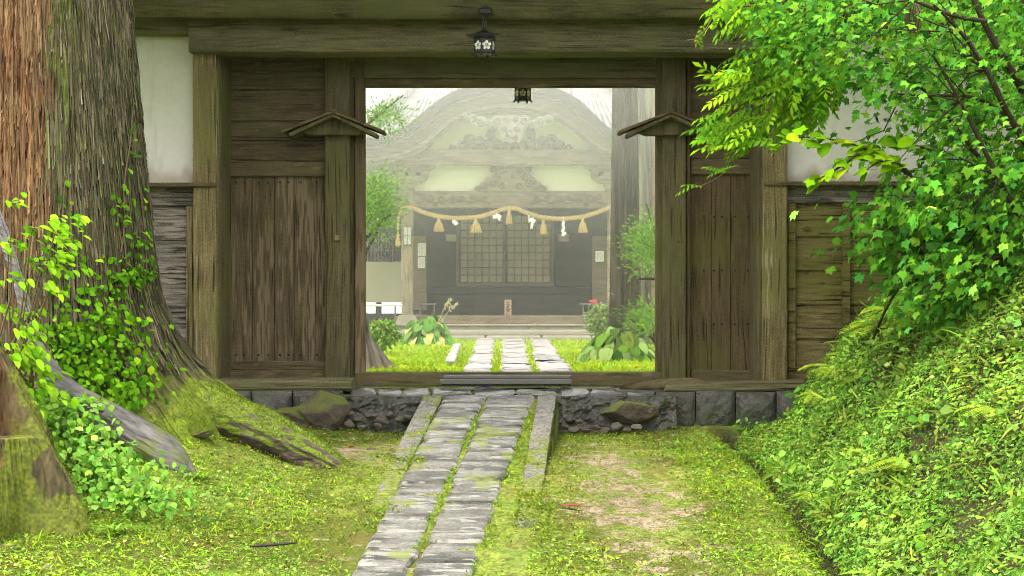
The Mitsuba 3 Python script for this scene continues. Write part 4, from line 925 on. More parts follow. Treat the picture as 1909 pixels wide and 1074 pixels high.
def spray(name, label, px, py, d, rx, rz, n, seed, stems):
    rg = RNG(seed); k = thing(name, label, 'tree'); cl = 34
    cen = np.c_[px+rg.normal(0, .42, cl)*rx, py+rg.normal(0, .42, cl)*rz]; pts, hd = [], []
    for i in range(cl):
        o = at(cen[i, 0], cen[i, 1], d+rg.normal(0, .5)); m = n//cl; q = o+rg.normal(0, 1, (m, 3))*[.17, .17, .10]*np.array(d/30.); pts.append(q); hd.append((q-o)/.2+[0, -.1, .3]+rg.normal(0, .3, (m, 3)))
    pts, hd = np.vstack(pts), np.vstack(hd); m = len(pts)
    leafy(k, 'leaf', needle, frames(rg.normal(0, .5, (m, 3))+[0, -.3, 1], hd), pts, (.085*d/30)*rg.uniform(.6, 1.2, m), palette(m, CONC, rg), 'leaf_soft', 0)
    part(k, 'branch', cat([tube([at(*p) for p in s], np.linspace(.035, .01, len(s))*d/30, 6) for s in stems]), 'branch_bark', smooth=40)
    return k
spray('evergreen_shrub', 'feathery light green evergreen at the left edge of the doorway view', 696, 380, 29, 40, 52, 5600, 5, [[(640, 700, 29), (660, 500, 29), (690, 330, 29)], [(660, 470, 29), (715, 410, 28.8), (735, 395, 28.8)], [(655, 520, 29), (705, 430, 28.8)]])
spray('conifer', 'thin conifer branch against the white sky at the upper left of the doorway', 708, 216, 27, 36, 22, 1100, 6, [[(560, 690, 27), (580, 380, 27), (690, 225, 27), (752, 178, 27)], [(660, 250, 27), (722, 205, 27)]])
spray('young_conifer', 'feathery green young conifer before the trunks at the right of the doorway', 1215, 455, 29, 18, 70, 2200, 7, [[(1250, 690, 29), (1240, 500, 29), (1205, 380, 29)], [(1242, 520, 29), (1175, 520, 29)], [(1240, 470, 29), (1190, 450, 29)]])
spray('low_evergreen', 'low green evergreen foliage above the right hosta clump', 1212, 596, 28, 22, 24, 1300, 8, [[(1230, 690, 28), (1215, 600, 28)], [(1225, 640, 28), (1170, 590, 28)]])
# ------------------------------------------------------------------ trunks and roots
def trunk(cx, cy, ztab, rtab, nth, nz, amp, k, seed, side=None, z_lean=(0, 0), back=.45, split=None):
    """a bark-furrowed trunk; more vertices towards the front"""
    q = np.linspace(-1, 1, nth, endpoint=False); th = -np.pi/2+np.pi*np.sign(q)*(np.abs(q)*(1-back)+back*np.abs(q)**2.2)
    z0, z1 = ztab[0], ztab[-1]; zz = np.linspace(z0, z1, nz) if split is None else np.r_[np.linspace(z0, split, nz-24)[:-1], np.linspace(split, z1, 25)]; nz = len(zz)
    TH, Z = np.meshgrid(th, zz); r = np.interp(Z, ztab, rtab)
    if side is not None: r = side(TH, Z, r)
    c, s = np.cos(TH), np.sin(TH)
    lob = meshkit.noise(np.stack([c*1.6+seed, s*1.6, Z*.25], -1), seed)-.5
    w = (meshkit.noise(np.stack([c*3, s*3, Z*1.6+seed], -1), seed)-.5)*.9
    u = TH*k+w
    fur = meshkit.noise(np.stack([u, Z*2.0, TH*0+seed], -1), seed+1); fur2 = meshkit.noise(np.stack([u*2.7, Z*5., TH*0+seed+5], -1), seed+2); f3 = meshkit.noise(np.stack([u*6, Z*9, TH*0+seed+9], -1), seed+3)
    r = r*(1+.05*lob)+amp*((np.abs(fur-.5)*2)**.7-.5+.6*(fur2-.5)+.35*(f3-.5))
    v = np.stack([cx+r*c+z_lean[0]*(Z-z0), cy+r*s+z_lean[1]*(Z-z0), Z], -1).reshape(-1, 3)
    f = grid_faces(nz, nth, True); return v, f
CDR = thing('cedar_tree', 'huge old cedar with red and grey furrowed bark, left of the gate', 'tree')
zt = [-.75, -.35, .06, .25, .50, .83, 1.08, 1.70, 2.33, 3.16, 5., 9., 16.]
rt = [2.35, 2.0, 1.60, 1.38, 1.18, 1.03, .975, .90, .84, .765, .70, .60, .42]
def cside(TH, Z, r):
    a = np.interp(Z, zt, [1.25, 1.2, 1.1, 1.02, .97, .94, .92, .89, .84, .765, .70, .60, .42])
    w = sm(.5, -.05, TH)*sm(-1.25, -.75, TH)*.85+.15*sm(.4, -.05, TH)*sm(-.5, -.2, TH)
    w2 = np.clip(np.cos(TH+2.2), 0, 1)**4*.45+.38*np.clip(np.cos(TH+1.2), 0, 1)**2
    ridge = 1+.10*np.sin(TH*9+1)*np.clip((.6-Z)/.8, 0, 1)
    return a+(r*ridge-a)*np.clip(np.maximum(w, w2), 0, 1)
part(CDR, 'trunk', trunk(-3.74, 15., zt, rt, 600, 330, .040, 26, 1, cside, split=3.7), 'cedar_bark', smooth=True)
def bark_strips(parent, cx, cy, n, z0, z1, th0, th1, rad, colfn, seed, wid=.02, ln=(.12, .5)):
    rg = RNG(seed); th = rg.uniform(th0, th1, n); z = rg.uniform(z0, z1, n); L = rg.uniform(*ln, n); W = wid*rg.uniform(.4, 1.3, n); vs, cs = [], []
    base = np.array([(-.5, 0), (.5, .04), (-.45, .33), (.5, .36), (-.5, .7), (.4, .66), (-.1, 1.0), (.12, .97)]); f = np.array([[0, 1, 3], [0, 3, 2], [2, 3, 5], [2, 5, 4], [4, 5, 7], [4, 7, 6]])
    lift = rg.uniform(.002, .012, n); slant = rg.normal(0, .05, n)
    for k in range(8):
        zz = z+base[k, 1]*L; tt = th+(base[k, 0]*W+slant*base[k, 1]*L)/.8; r = rad(tt, zz)+lift*(1+1.1*np.where(base[k, 1] < .2, rg.random(n), 0)); vs.append(np.c_[cx+r*np.cos(tt), cy+r*np.sin(tt), zz])
    V = np.stack(vs, 1); C = np.repeat(colfn(V.mean(1), rg), 8, 0); Fs = (f[None]+(np.arange(n)*8)[:, None, None]).reshape(-1, 3)
    part(parent, 'bark_strip', (V.reshape(-1, 3), Fs), 'strip_bark', smooth=True, color=C, kind='stuff')
def cedar_col(p, rg):
    n = len(p); red = p[:, 0]+3.43+rg.normal(0, .05, n) < 0; low = (p[:, 2] < 1.3) & (rg.random(n) < .7)
    a = palette(n, [(.13, .066, .028), (.18, .105, .048), (.075, .035, .016), (.20, .14, .066)], rg, .35); b = palette(n, [(.085, .072, .040), (.034, .028, .016), (.125, .108, .070), (.065, .078, .020)], rg, .4)
    return np.where((red & ~low)[:, None], a, b)
bark_strips(CDR, -3.74, 15., 7000, .25, 3.6, -2.6, .25, lambda t, z: cside(t, z, np.interp(z, zt, rt)), cedar_col, 5, .0095, (.12, .55))
def bump_tube(pts, r, sides, n, amp, seed, freq=(2.2, 5), squash=None):
    return tube(pts, r, sides, n, True, lambda t, a, s: amp*((np.abs(meshkit.noise(np.stack(np.broadcast_arrays(np.cos(a)*freq[0]*1.6, np.sin(a)*freq[0]*1.6, s*freq[1]*.4), -1), seed)-.5)*2)**.8+.6*meshkit.noise(np.stack(np.broadcast_arrays(np.cos(a)*freq[0]*3, np.sin(a)*freq[0]*3, s*freq[1]*2), -1), seed+1)-.75))
ROOTR = [.24, .20, .16, .125, .085, .03]
root = [at(300, 715, 15.0), at(400, 772, 14.75), at(500, 806, 14.5), at(570, 842, 14.4), at(625, 868, 14.3), at(672, 892, 14.25)]
part(CDR, 'root', bump_tube(root, ROOTR, 40, 120, .04, 5), 'root_bark', smooth=True)
rg = RNG(3)
def crown(parent, cx, cy, z0, z1, R, n, seed, size=.5):
    rg = RNG(seed); z = z0+(z1-z0)*rg.random(n)**.8; a = rg.random(n)*6.283; cl = .55+.9*meshkit.noise(np.stack([np.cos(a)*2, np.sin(a)*2, z*.9], -1), seed)
    r = R*(1-.75*(z-z0)/(z1-z0))*np.sqrt(rg.random(n))*cl; pos = np.c_[cx+r*np.cos(a), cy+r*np.sin(a), z-.15*r]
    hd = np.c_[np.cos(a), np.sin(a), -.35+0*a]+rg.normal(0, .4, (n, 3)); v, f, c = spread(leaf(1, .5, 2, .1, .3), frames(rg.normal(0, .4, (n, 3))+[0, 0, 1], hd), pos, size*rg.uniform(.6, 1.2, n), palette(n, [(.03, .07, .02), (.06, .11, .025)], rg))
    part(parent, 'crown', (v, f), 'leaf_soft', color=c, smooth=True, kind='stuff')
crown(CDR, -3.74, 15., 8.5, 17., 2.6, 1800, 1)
GR = thing('leaning_trunk', 'smooth grey leaning trunk swelling into a bare root, in front of the cedar', 'tree')
part(GR, 'trunk', bump_tube([at(-30, 330, 13.7), at(5, 430, 13.6), at(38, 540, 13.45), at(74, 660, 13.3), at(112, 722, 13.25), at(170, 772, 13.2), at(240, 812, 13.15), at(300, 848, 13.1), at(350, 905, 13.05)], [.035, .038, .042, .058, .095, .138, .152, .140, .09], 52, 170, .020, 7, (3.4, 5)), 'grey_bark', smooth=True)
ST = thing('stump', 'mossy hollow old stump with reddish bare wood at the left front corner', 'stump')
zs = [-1.2, -.75, -.60, -.44, -.17, .05, .20, .40, .55, .9]; rs = [.80, .70, .63, .585, .49, .40, .335, .225, .13, .03]
def sside(TH, Z, r):
    hol = np.exp(-((TH+.85)/.36)**4)*np.where(Z > .03, 1, 0)*np.clip((.44-Z)/.16, 0, 1)
    flare = 1+.22*np.cos(TH*6+2.2+.6*np.sin(Z*5))*np.clip((.25-Z)/.8, 0, 1)
    return r*flare*(1-.55*hol)
part(ST, 'trunk', trunk(-3.30, 12.0, zs, rs, 340, 200, .030, 15, 4, sside), 'stump_bark', smooth=30)
# yard trunks
YT = thing('yard_cedar', 'straight tall cedar trunk with grey furrows, left one of the pair right of the hall', 'tree')
part(YT, 'trunk', trunk(wx(1165, 33), 33., [-.6, .4, 2., 5., 14.], [.36, .265, .235, .20, .15], 150, 190, .022, 14, 21, split=4.6), 'dark_bark', smooth=True)
crown(YT, wx(1165, 33), 33., 8., 17., 2.4, 900, 3)
YT = thing('yard_cedar', 'pale striped cedar trunk at the right edge of the doorway, behind the grey one', 'tree')
part(YT, 'trunk', trunk(wx(1212, 35.5), 35.5, [-.6, .4, 2., 5., 14.], [.44, .36, .335, .30, .2], 150, 190, .026, 12, 22, split=4.9), 'yard_bark', smooth=True)
crown(YT, wx(1212, 35.5), 35.5, 8., 17., 2.4, 900, 4)
YT = thing('yard_cedar', 'spreading grey tree base just inside the left edge of the doorway', 'tree')
def yside(TH, Z, r): return r*(1+.22*np.clip((.3-Z)/.8, 0, 1)*np.cos(TH*3+.4))
part(YT, 'trunk', trunk(-2.36, 24., [-.5, -.22, -.05, .22, .5, 1., 3., 14.], [1.2, .96, .79, .63, .55, .51, .50, .35], 260, 170, .03, 12, 23, yside, split=3.), 'yard_bark', smooth=True)
crown(YT, -2.36, 24., 8., 17., 2.6, 900, 5)
# ------------------------------------------------------------------ plants in front of the gate
def inpoly(poly, n, rg):
    P = Polygon(poly); x0, y0, x1, y1 = P.bounds; out = []
    import shapely
    while sum(map(len, out)) < n:
        q = np.c_[rg.uniform(x0, x1, n*2), rg.uniform(y0, y1, n*2)]; out.append(q[shapely.contains_xy(P, q[:, 0], q[:, 1])])
    return np.vstack(out)[:n]
def unproj(p, d): return np.c_[(p[:, 0]-CX)/F*d, d, CZ-(p[:, 1]-HY)/F*d]
def gnormal(x, y):
    e = .05; return np.c_[-(ground_z(x+e, y)-ground_z(x-e, y))/(2*e), -(ground_z(x, y+e)-ground_z(x, y-e))/(2*e), np.ones(len(x))]
def onmesh(m, n, seed, cond=None):
    v, f = m; v = np.asarray(v, float); f = np.asarray(f)
    if f.shape[1] == 4: f = np.vstack([f[:, [0, 1, 2]], f[:, [0, 2, 3]]])
    rg = RNG(seed); a, b, c = v[f[:, 0]], v[f[:, 1]], v[f[:, 2]]; nn = np.cross(b-a, c-a); ar = np.linalg.norm(nn, axis=1); nn = nn/(ar[:, None]+1e-12)
    if cond is not None: ar = ar*cond((a+b+c)/3, nn)
    i = rg.choice(len(f), n, p=ar/ar.sum()); u, w = rg.random((2, n)); k = u+w > 1; u[k], w[k] = 1-u[k], 1-w[k]
    return a[i]+(b-a)[i]*u[:, None]+(c-a)[i]*w[:, None], nn[i]
BANKC = [(.18, .43, .035), (.28, .50, .045), (.075, .23, .025), (.32, .50, .10), (.16, .41, .08)]
MOSSC = [(.155, .255, .022), (.24, .32, .030), (.09, .16, .014)]
up = np.array([0, 0, 1.])
# --- plants covering the bank: one mass
rg = RNG(101)
def bank_points(n, rg):
    y = rg.uniform(6.5, 17.25, n*4); x = 2.02+rg.random(n*4)**1.0*4.2
    px = CX+x/y*F; z = ground_z(x, y); k = (px < 1990) & (HY-(z-CZ)/y*F < 1130); x, y, z = x[k], y[k], z[k]
    g = gnormal(x, y); w = np.linalg.norm(g, axis=1); keep = rg.random(len(x)) < w/w.max()*1.3
    return x[keep][:n], y[keep][:n], z[keep][:n], g[keep][:n]
def mass(n, rg, pts, meshes, size, cols, lift, jn, hdir, thin=None, sj=(.6, 1.4), patch=1.6, jit=.25):
    x, y, z, g = pts; n = len(x)
    if thin is not None: k = thin(x, y, rg); x, y, z, g = x[k], y[k], z[k], g[k]; n = len(x)
    g = g/np.linalg.norm(g, axis=1, keepdims=True)
    pos = np.c_[x, y, z]+g*(lift*rg.random((n, 1)))
    nr = g*1.0+up*.2+rg.normal(0, jn*.85, (n, 3)); hd = rg.normal(0, 1, (n, 3))*[1, 1, .35]+np.array(hdir)+g*.2
    c = palette(n, cols, rg, jit); f = meshkit.fbm(pos*patch, 3, 8)[:, None]; f2 = meshkit.fbm(pos*patch*2.7+9, 2, 3)[:, None]
    c = c*(.62+.95*f)*[1, 1, 1]; c[:, 0] *= (.75+.6*f2[:, 0])
    s = size*rg.uniform(*sj, n)*(.7+.6*f2[:, 0]); w = rg.integers(0, len(meshes), n); R = frames(nr, hd)
    return [spread(m, R[w == i], pos[w == i], s[w == i], c[w == i]) for i, m in enumerate(meshes)]
round2 = leaf(1, .85, 2, .15, .2, .9); narrow2 = leaf(1, .42, 2, .12, .3); blade2 = leaf(1, .10, 3, .02, .7, 1, .5); tiny = leaf(1, .75, 1, .2, .15)
hole = lambda th: (lambda x, y, rg: meshkit.fbm(np.stack([x*2.3, y*2.3, ground_z(x, y)*2.3], -1), 3, 31) > th)
L_ = mass(0, rg, bank_points(40000, rg), [round2, narrow2], .034, BANKC, .07, .45, (-.5, -.4, -.35), hole(.34))
L_ += mass(0, rg, bank_points(56000, rg), [round2, narrow2, tiny], .023, BANKC, .05, .45, (-.4, -.4, -.3), hole(.22))
L_ += mass(0, rg, bank_points(2600, rg), [leaf(1, .8, 3, .15, .3, .85), leaf(1, .5, 3, .15, .3)], .06, BANKC, .14, .4, (-.5, -.4, -.3), lambda x, y, rg: meshkit.fbm(np.stack([x*1.7+5, y*1.7, x*0], -1), 2, 77) > .5)
L_ += mass(0, rg, bank_points(9000, rg), [blade2], .11, [(.16, .30, .03), (.25, .36, .05), (.10, .20, .03)], .03, .6, (-.3, -.5, .5), hole(.34))
v, f, c = join(L_); solo('bank_plants', (v, f), 'leaf_wet', 'dense small leafy herbs and grass covering the steep bank at the right', 'plants', kind='stuff', smooth=True, color=c)
# --- moss, clover and grass of the approach
def flat_points(n, rg, x0=-4.2, x1=2.02, y0=9.7, y1=17.0):
    y = y0+(y1-y0)*rg.random(n); x = rg.uniform(x0, x1, n); px = CX+x/y*F; z = ground_z(x, y); k = px > -40
    xl = np.interp(-y, -dd, cl0); xr = np.interp(-y, -dd, cr1); k &= (x < xl+.02) | (x > xr-.02)
    k &= ~((x > -3.9) & (y > 14.3) & (x < -2.2)); x, y, z = x[k], y[k], z[k]
    return x, y, z, gnormal(x, y)
soilw = lambda x, y: np.exp(-((x-.80)/.42)**2-((y-13.6)/2.4)**2)*1.32+np.exp(-((x+1.15)/.5)**2-((y-15.2)/1.0)**2)*1.15
nz = lambda x, y, s, q=4: meshkit.fbm(np.stack([x*s, y*s, x*0+q], -1), 3, q)
rg = RNG(102)
L_ = mass(0, rg, flat_points(95000, rg), [tiny, narrow2], .022, MOSSC+[(.075, .115, .012)], .03, .7, (0, -.3, .5), lambda x, y, rg: nz(x, y, 3)+rg.random(len(x))*.3 > .35+soilw(x, y)*.55, patch=3.2, jit=.5)
v, f, c = join(L_); solo('moss', (v, f), 'moss_blade', 'yellow green moss carpet on both sides of the path', 'moss', kind='stuff', smooth=True, color=c)
clov = lambda x, y: .72*sm(.95, 1.6, x)+.50*sm(-.9, -1.6, x)*sm(14.6, 13., y)+.30*sm(13.2, 11.6, y)*sm(.75, 1.0, np.abs(x+.9+(y-11)*-.06))-soilw(x, y)*.5
L_ = mass(0, rg, flat_points(90000, rg, y0=9.7, y1=16.6), [round2, tiny], .022, [(.16, .37, .025), (.25, .44, .03), (.09, .25, .02), (.33, .50, .12)], .03, .4, (0, -.4, .1), lambda x, y, rg: clov(x, y)+nz(x, y, 2.4, 6)*1.1 > .66+rg.random(len(x))*.3)
L_ += mass(0, rg, flat_points(14000, rg, y0=9.7, y1=15.6), [blade2], .055, [(.20, .42, .012), (.30, .48, .02)], .01, .8, (0, -.3, .9), lambda x, y, rg: clov(x, y)*.8+nz(x, y, 3.1, 9)*1.1 > .72+rg.random(len(x))*.25)
v, f, c = join(L_); solo('ground_cover', (v, f), 'leaf_wet', 'low bright clover and grass growing in the moss on both sides of the path', 'ground cover', kind='stuff', smooth=True, color=c)
# moss and weeds in the joints of the path
rg = RNG(103)
n = 5200; y = rg.uniform(9.8, 16.2, n); x = np.where(rg.random(n) < .5, np.interp(-y, -dd, EC), np.where(rg.random(n) < .5, np.interp(-y, -dd, EL), np.interp(-y, -dd, ER)))+rg.normal(0, .022, n)
x = np.where(rg.random(n) < .3, np.interp(-y, -dd, ER)+rg.random(n)*np.maximum(.02, np.interp(-y, -dd, cr0)-np.interp(-y, -dd, ER)), x); k = nz(x, y, 2.2, 4) > .40; x, y = x[k], y[k]
L_ = mass(0, rg, (x, y, path_z(x, y)-.012, np.tile(up, (len(x), 1))), [tiny, narrow2], .024, MOSSC+BANKC[:2], .02, .6, (0, -.3, .4))
# moss lapping over the lower kerbs and stone edges
n = 16000; y = rg.uniform(9.7, 14.6, n); side = rg.random(n) < .5
x = np.where(side, np.interp(-y, -dd, cl0)+rg.random(n)*.26, np.interp(-y, -dd, cr0)-.02+rg.random(n)*.26); k = nz(x, y, 2.6, 14)+sm(14.6, 11.5, y)*.28 > .58+.14*(y > 12.7); x, y = x[k], y[k]
L_ += mass(0, rg, (x, y, KP(x, y)+.0, np.tile(up, (len(x), 1))), [tiny, tiny, round2], .020, MOSSC, .014, .7, (0, -.3, .4))
v, f, c = join(L_); solo('joint_moss', (v, f), 'moss_blade', 'moss and small weeds in the joints and along the kerbs of the path', 'moss', kind='stuff', smooth=True, color=c)
# moss on roots and stump
L_ = []
for key, m, n, cond, s in (('a', bump_tube(root, ROOTR, 40, 120, .04, 5), 9000, lambda c, q: np.clip(q[:, 2]*1.4+.12+.9*(meshkit.fbm(c*4, 3, 2)-.5), 0, 1)*(c[:, 2] > -.5), .024),
                           ('b', trunk(-3.74, 15., zt, rt, 200, 260, .040, 26, 1, cside, split=3.7), 12000, lambda c, q: np.clip((.35-c[:, 2])/.4, 0, 1)*np.clip((c[:, 0]+3.15)/.3, 0, 1)*(c[:, 1] < 15)*np.clip(meshkit.fbm(c*4, 3, 2)*3-1.1, 0, 1), .022),
                           ('c', trunk(-3.30, 12.0, zs, rs, 150, 100, .030, 15, 4, sside), 6500, lambda c, q: (c[:, 1] < 12.2)*np.clip(meshkit.fbm(c*4+3, 3, 2)*3.2-1.35+np.clip(-c[:, 2], 0, 1)*.8+np.clip((c[:, 0]+3.05)*2, -.6, .8), 0, 1), .018)):
    p, q = onmesh(m, n, 7, cond); sgn = np.sign(q[:, 2:3]+1e-9)*0+1; rg = RNG(8)
    L_.append(spread(tiny, frames(q+rg.normal(0, .5, (n, 3)), rg.normal(0, .6, (n, 3))+up*.6+q*.6), p, s*rg.uniform(.6, 1.4, n), palette(n, MOSSC, rg, .4)*.72))
v, f, c = join(L_); solo('root_moss', (v, f), 'moss_blade', 'thick bright moss on the cedar root, trunk foot and stump', 'moss', kind='stuff', smooth=True, color=c)
for px, py, d, r, lb in ((366, 806, 14.0, .085, 'small round moss cushion at the foot of the mossy cedar root'),):
    c0_ = at(px, py, d); m = rock(c0_, (r*1.5, r, r*.75), 9, sub=4, rough=.2); k = thing('moss_cushion', lb, 'moss'); part(k, 'base', m, 'boulder_stone', smooth=40)
    p, q = onmesh(m, 2500, 3, lambda c, q: q[:, 2] > -.1); rg = RNG(4); v, f, c = spread(tiny, frames(q+rg.normal(0, .5, p.shape), q+up+rg.normal(0, .5, p.shape)), p, .018*rg.uniform(.6, 1.3, len(p)), palette(len(p), MOSSC, rg)); part(k, 'moss', (v, f), 'moss_blade', color=c, smooth=True, kind='stuff')
# lawn of the yard
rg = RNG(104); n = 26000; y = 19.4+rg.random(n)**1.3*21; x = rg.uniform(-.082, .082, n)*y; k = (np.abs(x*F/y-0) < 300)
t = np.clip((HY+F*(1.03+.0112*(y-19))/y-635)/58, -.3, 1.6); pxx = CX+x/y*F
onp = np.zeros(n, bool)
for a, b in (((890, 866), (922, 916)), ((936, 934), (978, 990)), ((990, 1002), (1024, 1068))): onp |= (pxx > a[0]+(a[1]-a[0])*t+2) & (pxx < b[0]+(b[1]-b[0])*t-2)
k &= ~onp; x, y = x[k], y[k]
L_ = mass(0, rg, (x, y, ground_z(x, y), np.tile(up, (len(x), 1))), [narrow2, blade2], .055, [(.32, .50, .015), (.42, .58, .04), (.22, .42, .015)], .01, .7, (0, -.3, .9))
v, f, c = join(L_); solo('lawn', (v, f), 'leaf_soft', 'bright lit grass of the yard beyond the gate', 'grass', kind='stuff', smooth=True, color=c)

# --- ivy on the cedar
IVC = [(.07, .22, .008), (.12, .31, .010), (.03, .10, .009), (.20, .40, .014)]
rg = RNG(110); P = []
for cx, cy, rx, ry, n in ((185, 650, 62, 62, 300), (225, 515, 38, 30, 95), (262, 500, 20, 28, 34), (255, 440, 20, 26, 16), (200, 590, 40, 30, 110), (120, 640, 34, 55, 200), (170, 690, 60, 46, 240), (222, 735, 36, 26, 80), (140, 700, 46, 36, 90), (270, 700, 24, 40, 34), (225, 395, 24, 26, 20), (110, 480, 30, 40, 30), (160, 545, 40, 25, 30)):
    P.append(np.c_[rg.normal(cx, rx*.62, n), rg.normal(cy, ry*.62, n)])
vines = [[(228, 350), (232, 310), (240, 260), (243, 208)], [(222, 470), (228, 420), (226, 350)], [(118, 470), (116, 410), (120, 340)], [(270, 520), (272, 430), (268, 350)], [(240, 600), (236, 520), (226, 440)]]
for vv in vines[:4]:
    q = spline(np.c_[np.array(vv, float), np.zeros(len(vv))], 9)[:, :2]; P.append(q+rg.normal(0, 5, q.shape))
P = np.vstack(P)
def on_trunk(px, py, out):
    z = CZ-(py-HY)/F*14.3; th = np.full(len(px), -1.2)
    for _ in range(8):
        r = cside(th, z, np.interp(z, zt, rt)); d = 15+r*np.sin(th); x = (px-CX)/F*d; th = -np.arccos(np.clip((x+3.74)/r, -.995, .97)); z = CZ-(py-HY)/F*d
    r = r+out; return np.c_[-3.74+r*np.cos(th), 15+r*np.sin(th), z], np.c_[np.cos(th), np.sin(th), th*0]
P = P[P[:, 1] < 790]; pos, nn = on_trunk(P[:, 0], P[:, 1], .03+.16*rg.random(len(P))**2*(P[:, 1] > 560)+.02); n = len(pos)
iv = [leaf(1, .80, 3, .12, .25, .8), leaf(1, .68, 3, .12, .35, .8)]
IV = thing('ivy', 'bright leafy ivy climbing the lower trunk of the huge cedar', 'ivy')
leafy(IV, 'leaf', iv, frames(nn*.7+up*.6+rg.normal(0, .35, (n, 3)), nn*.5+rg.normal(0, .6, (n, 3))+[0, 0, -.5]), pos, .058*rg.uniform(.5, 1.25, n), palette(n, IVC, rg), 'leaf_wet', 260)
for vv in vines:
    q = np.array(vv, float); p_, _ = on_trunk(q[:, 0], q[:, 1], np.full(len(q), .02)); part(IV, 'stem', tube(p_, .006, 5, 20), 'vine_stem', smooth=40)
# --- shrub at the left edge
rg = RNG(111); SB = thing('shrub', 'bright green shrub with layered pointed leaves at the left edge before the cedar', 'shrub')
pos, hd, nr, st = [], [], [], []
base = at(20, 800, 12.9)
for (px, py, n, dx, dyy) in ((60, 425, 12, 1, -.1), (110, 408, 14, 1, .0), (100, 445, 12, 1, .1), (85, 470, 10, 1, .1), (60, 490, 10, .8, .2), (110, 490, 10, 1, .3), (20, 375, 8, .6, -.1), (15, 450, 10, .6, 0), (25, 520, 10, .7, .2), (80, 535, 10, .8, .4), (20, 580, 14, .8, .3), (50, 610, 16, .8, .5), (25, 650, 18, .8, .6), (60, 680, 18, .8, .7), (85, 720, 16, .8, .7), (30, 700, 14, .5, .8), (70, 770, 18, .7, .7), (100, 800, 16, .7, .8), (50, 640, 16, .6, .6), (95, 850, 14, .7, .7), (125, 880, 14, .7, .6), (45, 735, 16, .6, .7)):
    d = 13.0+rg.uniform(-.35, .25); c = at(px, py, d); tip = c+np.array([dx*.16, -.05, -dyy*.10]); st.append(tube([base+rg.normal(0, .1, 3)+[0, .1, .3*(py < 600)], (base+c)/2+[0, 0, .12], c, tip], [.010, .007, .005, .003], 4))
    for j in range(int(n*1.5)):
        t = rg.random(); o = c-(tip-c)*.6+(tip-c)*1.8*t+rg.normal(0, .035, 3)*[1, 2., .6]; s_ = 1 if j % 2 else -1
        pos.append(o); hd.append([dx*.8, -.3+s_*.7, -.25-dyy*.3+rg.normal(0, .15)]); nr.append(np.array([.15, -.45, 1])+rg.normal(0, .28, 3))
pos = np.array(pos); n = len(pos)
leafy(SB, 'leaf', [leaf(1, .46, 4, .12, .25, .85), leaf(1, .40, 4, .14, .35, .85)], frames(np.array(nr), np.array(hd)), pos, .098*rg.uniform(.65, 1.2, n), palette(n, [(.16, .38, .008), (.24, .46, .012), (.08, .24, .010), (.30, .50, .03)], rg), 'leaf_wet', 290)
part(SB, 'stem', cat(st), 'vine_stem', smooth=40)
# weeds between the stump and the cedar
rg = RNG(112); Q = np.vstack([np.c_[rg.normal(a, b, n), rg.normal(c, e, n), np.full(n, d)] for a, b, c, e, d, n in ((150, 30, 810, 30, 12.9, 420), (190, 30, 870, 30, 12.6, 460), (120, 20, 760, 30, 13.1, 300), (230, 36, 900, 22, 12.4, 260), (270, 60, 930, 18, 12.1, 260), (100, 24, 700, 30, 13.0, 200))])
pos = unproj(Q[:, :2], Q[:, 2]+rg.normal(0, .12, len(Q))); gz = ground_z(pos[:, 0], pos[:, 1]); pos[:, 2] = np.maximum(pos[:, 2], gz+.02); pos[:, 2] = np.minimum(pos[:, 2], gz+.40); n = len(pos)
WD = thing('weed_patch', 'patch of low ivy-leaved weeds between the stump and the grey leaning trunk', 'weeds', kind=None)
leafy(WD, 'leaf', iv, frames(rg.normal(0, .4, (n, 3))+[.1, -.5, 1], rg.normal(0, .7, (n, 3))+[.3, -.4, -.2]), pos, .052*rg.uniform(.5, 1.25, n), palette(n, BANKC, rg), 'leaf_wet', 200)

# --- maple over the bank
MPC = [(.07, .25, .018), (.13, .36, .024), (.014, .065, .009), (.20, .42, .028), (.065, .28, .045)]
mp = [leaf_maple(5, .25, 1), leaf_maple(5, .4, 2), leaf_maple(7, .3, 3)]
MT = thing('maple_tree', 'wet green maple reaching over the bank from the right', 'tree')
rg = RNG(120)
limbs = [[(2120, 640, 13.2, .10), (2040, 420, 13.1, .075), (1905, 165, 13.0, .045), (1862, 95, 12.9, .032), (1800, -40, 12.9, .026)],
         [(2040, 420, 13.1, .05), (1880, 215, 12.7, .030), (1838, 130, 12.6, .024), (1790, 60, 12.6, .016), (1740, 10, 12.5, .012)],
         [(1990, 560, 12.8, .04), (1860, 330, 12.6, .024), (1790, 190, 12.5, .016), (1740, 105, 12.4, .009)],
         [(1960, 470, 13.6, .035), (1830, 300, 13.5, .022), (1700, 150, 13.4, .014), (1560, 70, 13.4, .008), (1450, 20, 13.4, .005)],
         [(1980, 500, 13.2, .035), (1830, 420, 13.1, .020), (1720, 400, 13.0, .012), (1640, 430, 13.0, .007)],
         [(1960, 350, 12.9, .03), (1800, 180, 12.9, .016), (1680, 176, 12.9, .009), (1660, 172, 12.9, .006)],
         [(1840, 40, 12.6, .022), (1780, 30, 12.6, .02), (1700, 0, 12.6, .016), (1620, -30, 12.6, .012)],
         [(1990, 560, 13., .03), (1870, 480, 12.7, .018), (1780, 500, 12.6, .010), (1700, 560, 12.6, .006)]]
part(MT, 'trunk', bump_tube([(at(2120, 640, 13.2)*[1, 1, 0]+[0.25, .1, 1.1]), at(2120, 640, 13.2), at(2080, 300, 13.3), at(2150, -500, 13.4)], [.17, .13, .10, .05], 16, 40, .01, 2), 'branch_bark', smooth=True)
for l in limbs:
    part(MT, 'branch', tube([at(a, b, c) for a, b, c, _ in l], [q[3]*.72 for q in l], 7, 24), 'branch_bark', smooth=True)
tw = []
